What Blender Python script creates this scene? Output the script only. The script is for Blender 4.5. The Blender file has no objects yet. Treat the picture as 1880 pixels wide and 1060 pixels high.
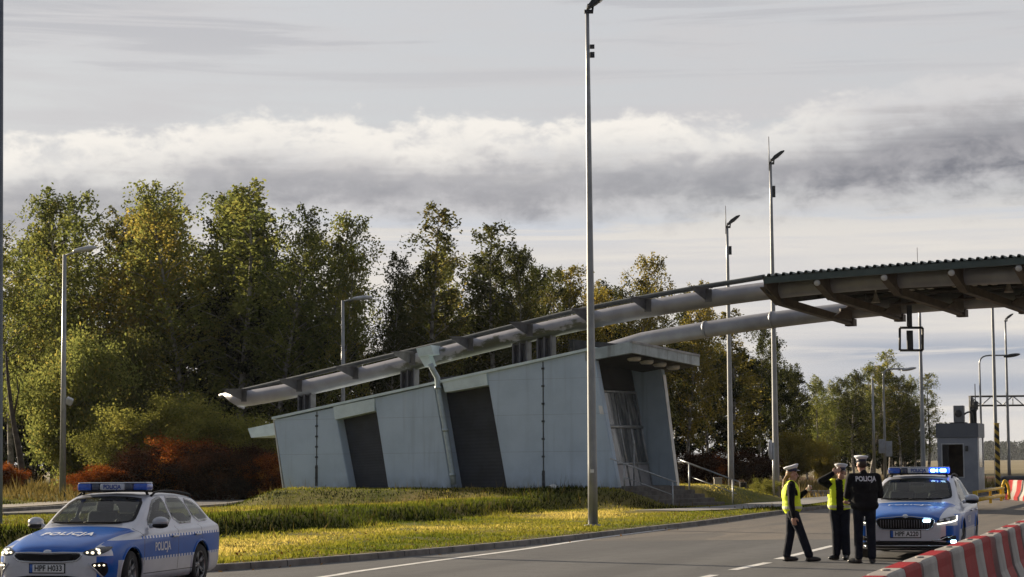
import bpy, bmesh, math, random
import numpy as np
from mathutils import Vector, Matrix, Euler, noise
from mathutils.bvhtree import BVHTree
from mathutils.geometry import delaunay_2d_cdt

R = math.radians
S = bpy.context.scene
COL = S.collection
random.seed(7)
rng = np.random.default_rng(11)

# ------------------------------------------------------------------ camera
CAM_H, FPX, PITCH, ROLL = 1.77, 4000.0, math.atan(320/4000.0), R(-0.48)
cd = bpy.data.cameras.new('camera')
cam = bpy.data.objects.new('camera', cd)
COL.objects.link(cam)
CAMROT = Euler((math.pi/2 + PITCH, 0, 0)).to_matrix() @ Matrix.Rotation(ROLL, 3, 'Z')
cam.matrix_world = Matrix.Translation((0, 0, CAM_H)) @ CAMROT.to_4x4()
cd.sensor_width = 36.0
cd.lens = 36.0*FPX/1880.0
cd.clip_start, cd.clip_end = 0.5, 12000
S.camera = cam
CAM = Vector((0, 0, CAM_H))

def ray(px, py):
    return CAMROT @ Vector(((px-940)/FPX, -(py-530)/FPX, -1.0))

def at(px, py, Y):
    "world point seen at photograph position (px, py) at depth Y metres"
    d = ray(px, py)
    return CAM + d*(Y/d.y)

def gnd(px, py, z=0.0):
    d = ray(px, py)
    return CAM + d*((z-CAM_H)/d.z)

def hit(px, py, p, n):
    "where the sight line meets the plane through p with normal n"
    d = ray(px, py)
    return CAM + d*((p-CAM).dot(n)/d.dot(n))

# ------------------------------------------------------------------ node helpers
class V:
    "a scalar socket with arithmetic"
    def __init__(s, nt, sock): s.nt, s.s = nt, sock
    def _op(s, op, *a):
        n = s.nt.nodes.new('ShaderNodeMath'); n.operation = op
        for i, x in enumerate((s,)+a):
            if isinstance(x, V): s.nt.links.new(x.s, n.inputs[i])
            else: n.inputs[i].default_value = float(x)
        return V(s.nt, n.outputs[0])
    def __add__(s, o): return s._op('ADD', o)
    __radd__ = __add__
    def __sub__(s, o): return s._op('SUBTRACT', o)
    def __rsub__(s, o): return (s*-1.0)+o
    def __mul__(s, o): return s._op('MULTIPLY', o)
    __rmul__ = __mul__
    def __truediv__(s, o): return s._op('DIVIDE', o)
    def __pow__(s, o): return s._op('POWER', o)
    def gt(s, o): return s._op('GREATER_THAN', o)
    def lt(s, o): return s._op('LESS_THAN', o)
    def abs(s): return s._op('ABSOLUTE')
    def min(s, o): return s._op('MINIMUM', o)
    def max(s, o): return s._op('MAXIMUM', o)
    def frac(s): return s._op('FRACT')
    def atan2(s, o): return s._op('ARCTAN2', o)
    def asin(s): return s._op('ARCSINE')
    def exp(s): return s._op('EXPONENT')
    def sstep(s, a, b):
        n = s.nt.nodes.new('ShaderNodeMapRange'); n.interpolation_type = 'SMOOTHSTEP'
        s.nt.links.new(s.s, n.inputs[0]); n.inputs[1].default_value = a; n.inputs[2].default_value = b
        return V(s.nt, n.outputs[0])
    def clamp(s): return s.min(1.0).max(0.0)

def xyz(nt, which='Object'):
    tc = nt.nodes.new('ShaderNodeTexCoord'); sp = nt.nodes.new('ShaderNodeSeparateXYZ')
    nt.links.new(tc.outputs[which], sp.inputs[0])
    return tuple(V(nt, sp.outputs[i]) for i in range(3))

def vec(nt, x, y, z):
    c = nt.nodes.new('ShaderNodeCombineXYZ')
    for i, q in enumerate((x, y, z)):
        if isinstance(q, V): nt.links.new(q.s, c.inputs[i])
        else: c.inputs[i].default_value = float(q)
    return c.outputs[0]

def noise_v(nt, v, scale, detail=4, rough=.55, dist=0.0):
    n = nt.nodes.new('ShaderNodeTexNoise')
    n.inputs['Scale'].default_value = scale; n.inputs['Detail'].default_value = detail
    n.inputs['Roughness'].default_value = rough; n.inputs['Distortion'].default_value = dist
    if v is not None: nt.links.new(v, n.inputs['Vector'])
    return V(nt, n.outputs[0])

def mix(nt, f, a, b):
    n = nt.nodes.new('ShaderNodeMix'); n.data_type = 'RGBA'; n.clamp_factor = True
    if isinstance(f, V): nt.links.new(f.s, n.inputs[0])
    else: n.inputs[0].default_value = f
    for k, q in ((6, a), (7, b)):
        if isinstance(q, (tuple, list)): n.inputs[k].default_value = (*q[:3], 1)
        else: nt.links.new(q, n.inputs[k])
    return n.outputs[2]

MATS = {}
def mat(name, base=(.5,.5,.5), rough=.6, metal=0.0, base2=None, scale=3.0, bump=0.0, bscale=None, coat=0.0,
        emit=None, estr=0.0, spec=.5, streak=None, detail=5):
    "a procedural surface: two tones of one material broken up by noise, optional bump, weather streaks"
    if name in MATS: return MATS[name]
    m = bpy.data.materials.new(name); m.use_nodes = True
    nt = m.node_tree; b = nt.nodes['Principled BSDF']
    b.inputs['Roughness'].default_value = rough; b.inputs['Metallic'].default_value = metal
    b.inputs['Specular IOR Level'].default_value = spec
    if coat: b.inputs['Coat Weight'].default_value = coat; b.inputs['Coat Roughness'].default_value = .06
    tc = nt.nodes.new('ShaderNodeTexCoord')
    if base2 is None: base2 = tuple(c*.82 for c in base)
    nz = noise_v(nt, tc.outputs['Object'], scale, detail, .6)
    f = nz.sstep(.35, .68)
    col = mix(nt, f, base, base2)
    if streak:
        mp = nt.nodes.new('ShaderNodeMapping'); mp.inputs['Scale'].default_value = (3.2, 3.2, .16)
        nt.links.new(tc.outputs['Object'], mp.inputs[0])
        st = noise_v(nt, mp.outputs[0], 1.0, 5, .65).sstep(.5, .72)
        col = mix(nt, st*.75, col, streak)
    nt.links.new(col, b.inputs['Base Color'])
    rr = (nz - .5)*.25 + rough
    nt.links.new(rr.s, b.inputs['Roughness'])
    if bump:
        bp = nt.nodes.new('ShaderNodeBump'); bp.inputs['Strength'].default_value = bump; bp.inputs['Distance'].default_value = .02
        nb = noise_v(nt, tc.outputs['Object'], bscale or scale*6, 6, .6)
        nt.links.new(nb.s, bp.inputs['Height']); nt.links.new(bp.outputs[0], b.inputs['Normal'])
    if emit:
        b.inputs['Emission Color'].default_value = (*emit, 1); b.inputs['Emission Strength'].default_value = estr
    MATS[name] = m
    return m

# ------------------------------------------------------------------ mesh builder
class MB:
    def __init__(s): s.v, s.f, s.sm = [], [], []
    def add(s, vs, fs, smooth=False):
        o = len(s.v); s.v += [Vector(v) for v in vs]
        s.f += [tuple(i+o for i in f) for f in fs]; s.sm += [smooth]*len(fs)
        return s
    def box(s, c, size, M=None):
        hx, hy, hz = (q/2 for q in size); c = Vector(c)
        vs = [Vector((x, y, z)) for x in (-hx, hx) for y in (-hy, hy) for z in (-hz, hz)]
        vs = [c + (M @ v if M else v) for v in vs]
        return s.add(vs, [(0,1,3,2), (4,6,7,5), (0,4,5,1), (2,3,7,6), (0,2,6,4), (1,5,7,3)])
    def rbox(s, c, size, r=.02, M=None, seg=3):
        "box with rounded vertical edges (in xy) and chamfered top and bottom"
        hx, hy, hz = (q/2 for q in size); r = min(r, hx*.95, hy*.95, hz*.95); c = Vector(c)
        ring = []
        for cx, cy, a0 in ((hx-r, hy-r, 0), (-hx+r, hy-r, 90), (-hx+r, -hy+r, 180), (hx-r, -hy+r, 270)):
            for k in range(seg+1):
                a = R(a0 + 90*k/seg); ring.append((cx, cy, math.cos(a), math.sin(a)))
        lv = []
        for k in range(seg+1):
            a = R(-90+90*k/seg); lv.append((-hz+r+r*math.sin(a), r*math.cos(a)))
        for k in range(seg+1):
            a = R(90*k/seg); lv.append((hz-r+r*math.sin(a), r*math.cos(a)))
        n = len(ring); vs = []; fs = []
        for z, q in lv:
            for cx, cy, ca, sa in ring: vs.append(Vector((cx+q*ca, cy+q*sa, z)))
        for i in range(len(lv)-1):
            for j in range(n): fs.append((i*n+j, i*n+(j+1) % n, (i+1)*n+(j+1) % n, (i+1)*n+j))
        fs.append(tuple(reversed(range(n)))); fs.append(tuple((len(lv)-1)*n+j for j in range(n)))
        return s.add([c + (M @ v if M else v) for v in vs], fs, True)
    def prism(s, poly, ext):
        "closed polygon extruded along vector ext"
        n = len(poly); poly = [Vector(p) for p in poly]; ext = Vector(ext)
        fs = [tuple(reversed(range(n))), tuple(range(n, 2*n))]
        fs += [(i, (i+1) % n, n+(i+1) % n, n+i) for i in range(n)]
        return s.add(poly + [p+ext for p in poly], fs)
    def tube(s, path, r, seg=10, cap=True, smooth=True):
        path = [Vector(p) for p in path]; n = len(path)
        rs = r if isinstance(r, (list, tuple)) else [r]*n
        up = Vector((0, 0, 1)); vs = []; fs = []; prev = None
        for i, p in enumerate(path):
            t = (path[min(i+1, n-1)] - path[max(i-1, 0)]).normalized()
            if prev is None:
                a = t.cross(up if abs(t.z) < .95 else Vector((1, 0, 0))).normalized()
            else:
                a = (prev - t*prev.dot(t)).normalized()
            prev = a; b = t.cross(a)
            for k in range(seg):
                q = 2*math.pi*k/seg; vs.append(p + (a*math.cos(q) + b*math.sin(q))*rs[i])
        for i in range(n-1):
            for k in range(seg): fs.append((i*seg+k, i*seg+(k+1) % seg, (i+1)*seg+(k+1) % seg, (i+1)*seg+k))
        s.add(vs, fs, smooth)
        if cap:
            o = len(s.v) - n*seg
            s.f += [tuple(o+k for k in reversed(range(seg))), tuple(o+(n-1)*seg+k for k in range(seg))]; s.sm += [False]*2
        return s
    def lathe(s, prof, c=(0,0,0), seg=24, M=None, cap=True):
        "profile of (radius, height) pairs turned about z"
        vs = []; fs = []; n = len(prof); c = Vector(c)
        for r, z in prof:
            for k in range(seg):
                a = 2*math.pi*k/seg; q = Vector((r*math.cos(a), r*math.sin(a), z)); vs.append(c + (M @ q if M else q))
        for i in range(n-1):
            for k in range(seg): fs.append((i*seg+k, i*seg+(k+1) % seg, (i+1)*seg+(k+1) % seg, (i+1)*seg+k))
        s.add(vs, fs, True)
        if not cap: return s
        o = len(s.v)-n*seg
        s.f += [tuple(o+k for k in reversed(range(seg))), tuple(o+(n-1)*seg+k for k in range(seg))]; s.sm += [False]*2
        return s
    def ell(s, c, rad, M=None, seg=16, rings=10):
        vs = []; fs = []; c = Vector(c)
        for i in range(rings+1):
            a = math.pi*i/rings
            for k in range(seg):
                q = 2*math.pi*k/seg
                p = Vector((rad[0]*math.sin(a)*math.cos(q), rad[1]*math.sin(a)*math.sin(q), -rad[2]*math.cos(a)))
                vs.append(c + (M @ p if M else p))
        for i in range(rings):
            for k in range(seg): fs.append((i*seg+k, i*seg+(k+1) % seg, (i+1)*seg+(k+1) % seg, (i+1)*seg+k))
        return s.add(vs, fs, True)
    def build(s, name, m, parent=None, local=False, bevel=0.0):
        "ONE mesh object; coordinates are world ones unless local"
        off = Vector((0, 0, 0))
        if parent is not None and not local:
            q = parent
            while q is not None: off += q.location; q = q.parent
        me = bpy.data.meshes.new(name)
        me.from_pydata([tuple(v-off) for v in s.v], [], s.f)
        me.polygons.foreach_set('use_smooth', s.sm)
        me.materials.append(m)
        if bevel:
            bm = bmesh.new(); bm.from_mesh(me)
            bmesh.ops.remove_doubles(bm, verts=bm.verts, dist=1e-5)
            es = [e for e in bm.edges if len(e.link_faces) == 2 and e.calc_face_angle() > R(35)]
            bmesh.ops.bevel(bm, geom=es, offset=bevel, segments=2, affect='EDGES', clamp_overlap=True)
            bm.to_mesh(me); bm.free()
        me.update(); me.validate()
        o = bpy.data.objects.new(name, me); COL.objects.link(o)
        if parent is not None: o.parent = parent
        return o

def fix_normals(o):
    bm = bmesh.new(); bm.from_mesh(o.data)
    bmesh.ops.remove_doubles(bm, verts=bm.verts, dist=1e-5)
    bmesh.ops.recalc_face_normals(bm, faces=bm.faces); bm.to_mesh(o.data); bm.free(); return o

def tag(o, label=None, cat=None, group=None, kind=None):
    if label: o['label'] = label
    if cat: o['category'] = cat
    if group: o['group'] = group
    if kind: o['kind'] = kind
    return o

def thing(name, loc, label, cat, group=None, rz=0.0):
    o = bpy.data.objects.new(name, None); COL.objects.link(o)
    o.empty_display_size = .2; o.location = loc; o.rotation_euler = (0, 0, rz)
    return tag(o, label, cat, group)

def struct(o): o['kind'] = 'structure'; return o

def copy_tree(o, parent=None, kids=None):
    if kids is None:
        kids = {}
        for q in COL.objects:
            if q.parent: kids.setdefault(q.parent.name, []).append(q)
    c = o.copy(); COL.objects.link(c)
    if parent is not None: c.parent = parent
    for ch in kids.get(o.name, []): copy_tree(ch, c, kids)
    return c

def text_mesh(s, size, bold=.0, spacing=1.0, shear=0.0):
    "flat lettering as (verts, faces), centred on the origin in xy"
    cu = bpy.data.curves.new('lettering', 'FONT'); cu.body = s; cu.size = size; cu.align_x = 'CENTER'; cu.align_y = 'CENTER'
    cu.offset = bold; cu.space_character = spacing; cu.shear = shear; cu.resolution_u = 3
    o = bpy.data.objects.new('lettering', cu); COL.objects.link(o)
    dg = bpy.context.evaluated_depsgraph_get(); me = bpy.data.meshes.new_from_object(o.evaluated_get(dg))
    vs = [v.co.copy() for v in me.vertices]; fs = [tuple(p.vertices) for p in me.polygons]
    bpy.data.objects.remove(o); bpy.data.curves.remove(cu); bpy.data.meshes.remove(me)
    return vs, fs

def smoothstep(a, b, x):
    t = min(1.0, max(0.0, (x-a)/(b-a))); return t*t*(3-2*t)

def catmull(pts, n):
    "resample a polyline smoothly, n points per span"
    P = [Vector(p) for p in pts]; P = [P[0]*2-P[1]] + P + [P[-1]*2-P[-2]]; out = []
    for i in range(1, len(P)-2):
        a, b, c, d = P[i-1:i+3]
        for k in range(n):
            t = k/n
            out.append(.5*((2*b) + (c-a)*t + (2*a-5*b+4*c-d)*t*t + (3*b-a-3*c+d)*t**3))
    out.append(P[-2]); return out
# ------------------------------------------------------------------ render, sun and sky
S.view_settings.view_transform = 'Standard'; S.view_settings.look = 'None'
S.view_settings.exposure = 1.05; S.view_settings.gamma = 1.0
S.cycles.max_bounces = 6; S.cycles.transparent_max_bounces = 12
S.cycles.use_denoising = True

SUN_AZ, SUN_EL = R(-50), R(15.5)          # azimuth from +Y, negative to the left
SUN_DIR = Vector((math.sin(SUN_AZ)*math.cos(SUN_EL), math.cos(SUN_AZ)*math.cos(SUN_EL), math.sin(SUN_EL)))
sl = bpy.data.lights.new('sun', 'SUN'); sl.energy = 5.0; sl.angle = R(.6); sl.color = (1.0, .84, .62)
so = bpy.data.objects.new('sun', sl); COL.objects.link(so)
so.rotation_euler = SUN_DIR.to_track_quat('Z', 'Y').to_euler(); so.location = (-40, 40, 60)

W = bpy.data.worlds.new('World'); S.world = W; W.use_nodes = True
nt = W.node_tree; bg = nt.nodes['Background']
sky = nt.nodes.new('ShaderNodeTexSky'); sky.sky_type = 'NISHITA'; sky.sun_disc = False
sky.sun_elevation = SUN_EL; sky.sun_rotation = SUN_AZ; sky.air_density = 1.0; sky.dust_density = 1.5
x, y, z = xyz(nt, 'Generated')
az = x.atan2(y); el = z.asin()
# clouds live on the dome: azimuth and elevation stretched so that they read as layered decks
def deck(sx, sz, off, detail=7, rough=.6, dist=.4):
    return noise_v(nt, vec(nt, az*sx+off, el*sz+off*.7, off), 1.0, detail, rough, dist)
def bell(v, c, w): return (((v-c)/w)**2*-1.0).exp()
bk = 7.4                                 # strength below is .1
def K(r, g, b): return (r*bk, g*bk, b*bk)
nf = deck(46, 75, 3.1, 8, .62, .2); nm = deck(15, 30, 7.7, 6, .55, .3); ns = deck(5, 95, 12.4, 8, .6, .6); nb_ = deck(8, 40, 21.0, 7, .6, .5)
# high veil over pale blue
veil = (nb_*.5+ns*.5).sstep(.36, .62)
col = mix(nt, veil*.15+.83, sky.outputs[0], K(.57, .56, .57))
col = mix(nt, el.sstep(.155, .20)*ns.sstep(.48, .60)*.75, col, K(.475, .48, .505))
low = el.sstep(.128, .095)*el.sstep(-.05, .01)
col = mix(nt, low*.8, col, mix(nt, ns.sstep(.35, .65), K(.76, .71, .655), K(.62, .605, .605)))
st2 = bell(el, .107, .006)*ns.sstep(.42, .55)
col = mix(nt, st2*.6, col, K(.53, .58, .66))
# streaks of blue low on the right
st = (bell(el, .049, .006)+bell(el, .033, .007)*.8)*az.sstep(.10, .16)*(ns.sstep(.36, .52))
col = mix(nt, (st*.9).clamp(), col, K(.33, .37, .45))
# the cumulus deck: bright broken top edge, grey belly that thickens and rises to the right
T = az.sstep(-.235, -.10)*.01375 + az.sstep(.10, .235)*.0145 + .1470
d = T - el + (nf-.5)*.030 + (nm-.5)*.030
right = az.sstep(.06, .20)
inside = d.sstep(-.001, .007)
bright = inside*d.sstep(.031, .010)*(1-right*.85)*(nf.sstep(.32, .56)*.75+.25)
db = (d + right*.010)*(1.0-right*.22) + (ns-.5)*.02
belly = db.sstep(.014, .030)*db.sstep(.054, .036)
col = mix(nt, (inside*d.sstep(.045, .02)*.5).clamp(), col, K(.60, .59, .60))
col = mix(nt, (belly*(right*.36+.62)).clamp(), col, mix(nt, nf.sstep(.3, .68), K(.185, .19, .22), K(.36, .355, .375)))
col = mix(nt, (bright*.85).clamp(), col, K(.90, .855, .79))
# the unseen sky behind the viewer and overhead is darkened to deepen the shade
back = y.sstep(.35, -.45)
over = z.sstep(.3, .7)*y.sstep(.55, -.1)
col = mix(nt, z.sstep(.25, .6)*.6, col, K(.33, .34, .37))
col = mix(nt, (back*.85).max(over*.65), col, mix(nt, nb_, K(.115, .135, .18), K(.19, .215, .265)))
nt.links.new(col, bg.inputs['Color']); bg.inputs['Strength'].default_value = .0707

# ------------------------------------------------------------------ where things stand
BASE_Z = .83
FA = Vector((-9.25, 88.5, BASE_Z)); FB = Vector((3.95, 81.0, BASE_Z))   # foot of the long wall
FD = (FB-FA); FD.z = 0; FL = FD.length; FD.normalize()
FN = Vector((-FD.y, FD.x, 0))                                           # away from the viewer
EDGE = [(-60, 31), (-11.5, 35), (-7.2, 35.7), (-5.06, 36.8), (-2.6, 41.0), (.24, 47.2), (3.3, 55.7), (5.5, 62), (8.9, 73),
        (14.5, 89), (25, 119), (60, 219), (160, 505)]
EDGE = [Vector((a, b, 0)) for a, b in EDGE]
EX = np.array([p.x for p in EDGE]); EY = np.array([p.y for p in EDGE])

def seg_dist(x, y):
    "signed distance to the left road edge, positive on the grass side"
    best = 1e9; sgn = 1
    for a, b in zip(EDGE[:-1], EDGE[1:]):
        ax, ay, bx, by = a.x, a.y, b.x, b.y
        dx, dy = bx-ax, by-ay; l2 = dx*dx+dy*dy
        t = min(1, max(0, ((x-ax)*dx+(y-ay)*dy)/l2))
        ex, ey = x-ax-t*dx, y-ay-t*dy; d = math.hypot(ex, ey)
        if d < best: best = d; sgn = 1 if dx*ey-dy*ex > 0 else -1
    return best*sgn

SIDE_ROAD = [(-90, 78), (-40, 77), (-24, 76.5), (-18, 79), (-15.5, 88), (-15, 99), (-12, 112), (0, 117), (16, 106)]
def side_dist(x, y):
    best = 1e9
    for (ax, ay), (bx, by) in zip(SIDE_ROAD[:-1], SIDE_ROAD[1:]):
        dx, dy = bx-ax, by-ay; t = min(1, max(0, ((x-ax)*dx+(y-ay)*dy)/(dx*dx+dy*dy)))
        best = min(best, math.hypot(x-ax-t*dx, y-ay-t*dy))
    return best

def gz(x, y):
    "height of the ground"
    e = seg_dist(x, y)
    if e < 0: return -.06
    z = -.06 + .16*smoothstep(0.0, .35, e)
    n = noise.noise(Vector((x*.35, y*.35, 0)))*.05 + noise.noise(Vector((x*1.3, y*1.3, 4)))*.025
    k = smoothstep(.4, 3, e)
    z += n*k
    wob = noise.noise(Vector((x*.16, y*.1, 9)))*1.6
    z += .40*smoothstep(8.3+wob*.5, 9.9+wob*.5, e)*(1-.75*smoothstep(11.5, 15.5, e))*smoothstep(110, 90, y)*smoothstep(9, 4, x)*(1-.5*smoothstep(-9, -16, x))
    q = -((x-FA.x)*FN.x + (y-FA.y)*FN.y)            # metres in front of the long wall
    s = (x-FA.x)*FD.x + (y-FA.y)*FD.y
    qq = q + wob*.35
    m = smoothstep(3.7, 1.1, qq)*smoothstep(-12.5, -4, s)*smoothstep(FL+2.9, FL-.1, s)*smoothstep(-14, -9, q)
    if s > FL-.35 and -5.6 < q < .3: m = 0
    z = z*(1-m) + (BASE_Z-.03+n*.5)*m
    r = side_dist(x, y)
    z = z*(smoothstep(3.6, 6.5, r)) + .05*(1-smoothstep(3.6, 6.5, r))
    far = smoothstep(84, 100, y)*smoothstep(4.0, 10, r)
    z += .35*far*smoothstep(14, -4, x)
    return z

# ------------------------------------------------------------------ ground sheet
def ground_mat():
    m = bpy.data.materials.new('ground'); m.use_nodes = True; nt = m.node_tree; b = nt.nodes['Principled BSDF']
    X, Y, Z = xyz(nt, 'Object'); P = vec(nt, X, Y, 0.0)
    g = mix(nt, noise_v(nt, P, .5, 6).sstep(.35, .65), (.085, .10, .022), (.17, .155, .042))
    g = mix(nt, noise_v(nt, P, .09, 5).sstep(.45, .62), g, (.21, .165, .06))
    rust = noise_v(nt, P, .06, 5).sstep(.4, .55)*Y.sstep(88, 105)*X.sstep(0, 8)
    g = mix(nt, rust, g, (.10, .050, .030))
    fld = Y.sstep(190, 260)
    g = mix(nt, fld, g, mix(nt, noise_v(nt, vec(nt, X*.01, Y*.05, 0), 1.0, 5).sstep(.4, .6), (.30, .25, .165), (.20, .17, .105)))
    nt.links.new(g, b.inputs['Base Color']); b.inputs['Roughness'].default_value = .95; b.inputs['Specular IOR Level'].default_value = .1
    bp = nt.nodes.new('ShaderNodeBump'); bp.inputs['Strength'].default_value = .7; bp.inputs['Distance'].default_value = .08
    nt.links.new(noise_v(nt, P, 4.0, 7, .7).s, bp.inputs['Height']); nt.links.new(bp.outputs[0], b.inputs['Normal'])
    return m

def grid_axis(spans):
    out = []
    for a, b, st in spans:
        n = max(1, int(round((b-a)/st))); out += [a + (b-a)*i/n for i in range(n)]
    out.append(spans[-1][1]); return out
gx = grid_axis([(-4000, -400, 600), (-400, -60, 20), (-60, -24, 3), (-24, 20, .5), (20, 60, 4), (60, 400, 20), (400, 4000, 600)])
gy = grid_axis([(-60, 20, 8), (20, 34, 2), (34, 96, .5), (96, 130, 2), (130, 400, 15), (400, 1200, 100), (1200, 6000, 800)])
vs = [(a, b, gz(a, b)) for b in gy for a in gx]; nx = len(gx)
fs = [(j*nx+i, j*nx+i+1, (j+1)*nx+i+1, (j+1)*nx+i) for j in range(len(gy)-1) for i in range(nx-1)]
vs_ground = vs
gm = MB().add(vs, fs, True)
struct(gm.build('ground', ground_mat()))

# the air: thin even haze that only tells on the far woods
HZ = bpy.data.materials.new('haze_air'); HZ.use_nodes = True; hn = HZ.node_tree
for n_ in list(hn.nodes): hn.nodes.remove(n_)
ho = hn.nodes.new('ShaderNodeOutputMaterial'); pv_ = hn.nodes.new('ShaderNodeVolumePrincipled'); pv_.inputs['Color'].default_value = (.80, .85, .92, 1); pv_.inputs['Density'].default_value = .00006; pv_.inputs['Anisotropy'].default_value = 0.0
hn.links.new(pv_.outputs[0], ho.inputs['Volume'])
hz = MB().box((0, 2990, 14), (8400, 6400, 31)).build('haze', HZ); tag(hz, kind='stuff')

# ------------------------------------------------------------------ road
def road_mat():
    m = bpy.data.materials.new('asphalt'); m.use_nodes = True; nt = m.node_tree; b = nt.nodes['Principled BSDF']
    X, Y, Z = xyz(nt, 'Object'); P = vec(nt, X, Y, 0.0)
    # direction of travel about 19 degrees off the Y axis
    U = X*.945 - Y*.327; L = X*.327 + Y*.945
    tr = noise_v(nt, vec(nt, U*.9, L*.05, 0), 1.0, 5)
    a = mix(nt, tr.sstep(.35, .65), (.050, .050, .053), (.090, .089, .089))
    old = mix(nt, tr.sstep(.35, .65), (.165, .135, .105), (.125, .105, .088))
    seam = Y + X*.015 + (noise_v(nt, P, .6, 3)-.5)*.25
    a = mix(nt, seam.gt(49.2), a, old)
    a = mix(nt, bell_(seam, 49.2, .09), a, (.02, .02, .02))
    pt = noise_v(nt, vec(nt, U*.32, L*.075, 0), 1.0, 2, .4).sstep(.56, .575)
    a = mix(nt, pt*.5, a, (.040, .040, .043))
    trk = (bell_((U*.36).frac(), .3, .09)+bell_((U*.36).frac(), .75, .09))*noise_v(nt, vec(nt, U*.4, L*.04, 3), 1.0, 4).sstep(.35, .6)
    a = mix(nt, trk.clamp()*.35, a, (.042, .041, .041))
    spot = noise_v(nt, vec(nt, U*1.3, L*.8, 8), 1.0, 5).sstep(.66, .74)
    a = mix(nt, spot*.6, a, (.025, .024, .024))
    crack = noise_v(nt, P, .55, 6, .65, 1.2)
    a = mix(nt, bell_(crack, .5, .007)*.8, a, (.03, .03, .03))
    fine = noise_v(nt, P, 55, 4, .8)
    a = mix(nt, fine.sstep(.3, .75)*.55, a, (.15, .148, .145))
    blot = noise_v(nt, P, 1.1, 6, .7)
    a = mix(nt, blot.sstep(.55, .75)*.5, a, (.045, .045, .047))
    nt.links.new(a, b.inputs['Base Color'])
    r = noise_v(nt, P, 2.0, 4)*.25 + .62
    nt.links.new(r.s, b.inputs['Roughness']); b.inputs['Specular IOR Level'].default_value = .35
    bp = nt.nodes.new('ShaderNodeBump'); bp.inputs['Strength'].default_value = .5; bp.inputs['Distance'].default_value = .012
    nt.links.new(noise_v(nt, P, 40, 5, .8).s, bp.inputs['Height']); nt.links.new(bp.outputs[0], b.inputs['Normal'])
    return m
def bell_(v, c, w): return (((v-c)/w)**2*-1.0).exp()
ASPH = road_mat()
left = [EDGE[0]] + catmull(EDGE[1:], 6)
rights = [Vector((max(p.x+30, 34), max(31.0, p.y-2), 0)) for p in left]
mb = MB(); n = len(left); NC = 8
vs = [p.lerp(q, k/NC) for p, q in zip(left, rights) for k in range(NC+1)]
fs = [(i*(NC+1)+k, i*(NC+1)+k+1, (i+1)*(NC+1)+k+1, (i+1)*(NC+1)+k) for i in range(n-1) for k in range(NC)]
mb.add(vs, fs)
mb.add([(-60, -40, 0), (-60, 31, 0), (60, 31, 0), (60, -40, 0)], [(3, 2, 1, 0)])
struct(mb.build('road', ASPH))
side = catmull([Vector((a, b, .075)) for a, b in SIDE_ROAD], 8)
def strip(path, w, z=None):
    vs = []; n = len(path)
    for i, p in enumerate(path):
        t = (path[min(i+1, n-1)]-path[max(i-1, 0)]); t.z = 0; t.normalize(); s = Vector((-t.y, t.x, 0))
        for k in (1, -1):
            q = p + s*k*w/2
            if z is not None: q.z = z
            vs.append(q)
    return vs, [(2*i, 2*i+1, 2*i+3, 2*i+2) for i in range(n-1)]
mb = MB(); mb.add(*strip(side, 6.2))
struct(mb.build('side_road', mat('worn_asphalt', (.115, .108, .105), .8, base2=(.085, .08, .08), scale=.6, bump=.3, bscale=30)))

# kerbs: a real step along the grass, low stones on both sides of the side road
KERB = mat('kerb_stone', (.22, .20, .18), .85, base2=(.12, .11, .10), scale=2.2, bump=.4)
kn_ = KERB.node_tree; kx, ky, kz = xyz(kn_, 'Object'); kl = (kx*.327+ky*.945).frac().lt(.025); kb = kn_.nodes['Principled BSDF']; ks = kb.inputs['Base Color'].links[0].from_socket
kn_.links.new(mix(kn_, kl, ks, (.025, .022, .02)), kb.inputs['Base Color'])
def kerb(path, w, h, z0=-.02):
    mb = MB(); n = len(path); vs = []
    for i, p in enumerate(path):
        t = (path[min(i+1, n-1)]-path[max(i-1, 0)]); t.z = 0; t.normalize(); s = Vector((-t.y, t.x, 0))
        vs += [p.xy.to_3d()+Vector((0, 0, z0)), p.xy.to_3d()+Vector((0, 0, h-.015))+s*.01, p.xy.to_3d()+s*.03+Vector((0, 0, h)),
               p.xy.to_3d()+s*w+Vector((0, 0, h)), p.xy.to_3d()+s*w+Vector((0, 0, z0))]
    fs = [(i*5+k, i*5+k+1, (i+1)*5+k+1, (i+1)*5+k) for i in range(n-1) for k in range(4)]
    return mb.add(vs, fs)
kp = [p for p in left if p.y < 260]
struct(kerb(kp, .14, .11).build('kerb', KERB))
def offs(path, d):
    out = []; n = len(path)
    for i, p in enumerate(path):
        t = (path[min(i+1, n-1)]-path[max(i-1, 0)]); t.z = 0; t.normalize(); out.append(p+Vector((-t.y, t.x, 0))*d)
    return out
struct(kerb(offs(side, 3.1), .3, .2, 0).build('kerb', KERB))
struct(kerb(list(reversed(offs(side, -3.1))), .3, .2, 0).build('kerb', KERB))
pv = offs(side, 5.0); mb = MB(); mb.add(*strip(pv, 2.4, .21)); mb.add(*strip([p.xy.to_3d()+Vector((0,0,.05)) for p in pv], 2.4, .05))
struct(mb.build('pavement', mat('paving', (.30, .26, .21), .85, base2=(.2, .18, .15), scale=1.5, bump=.3)))

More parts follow.
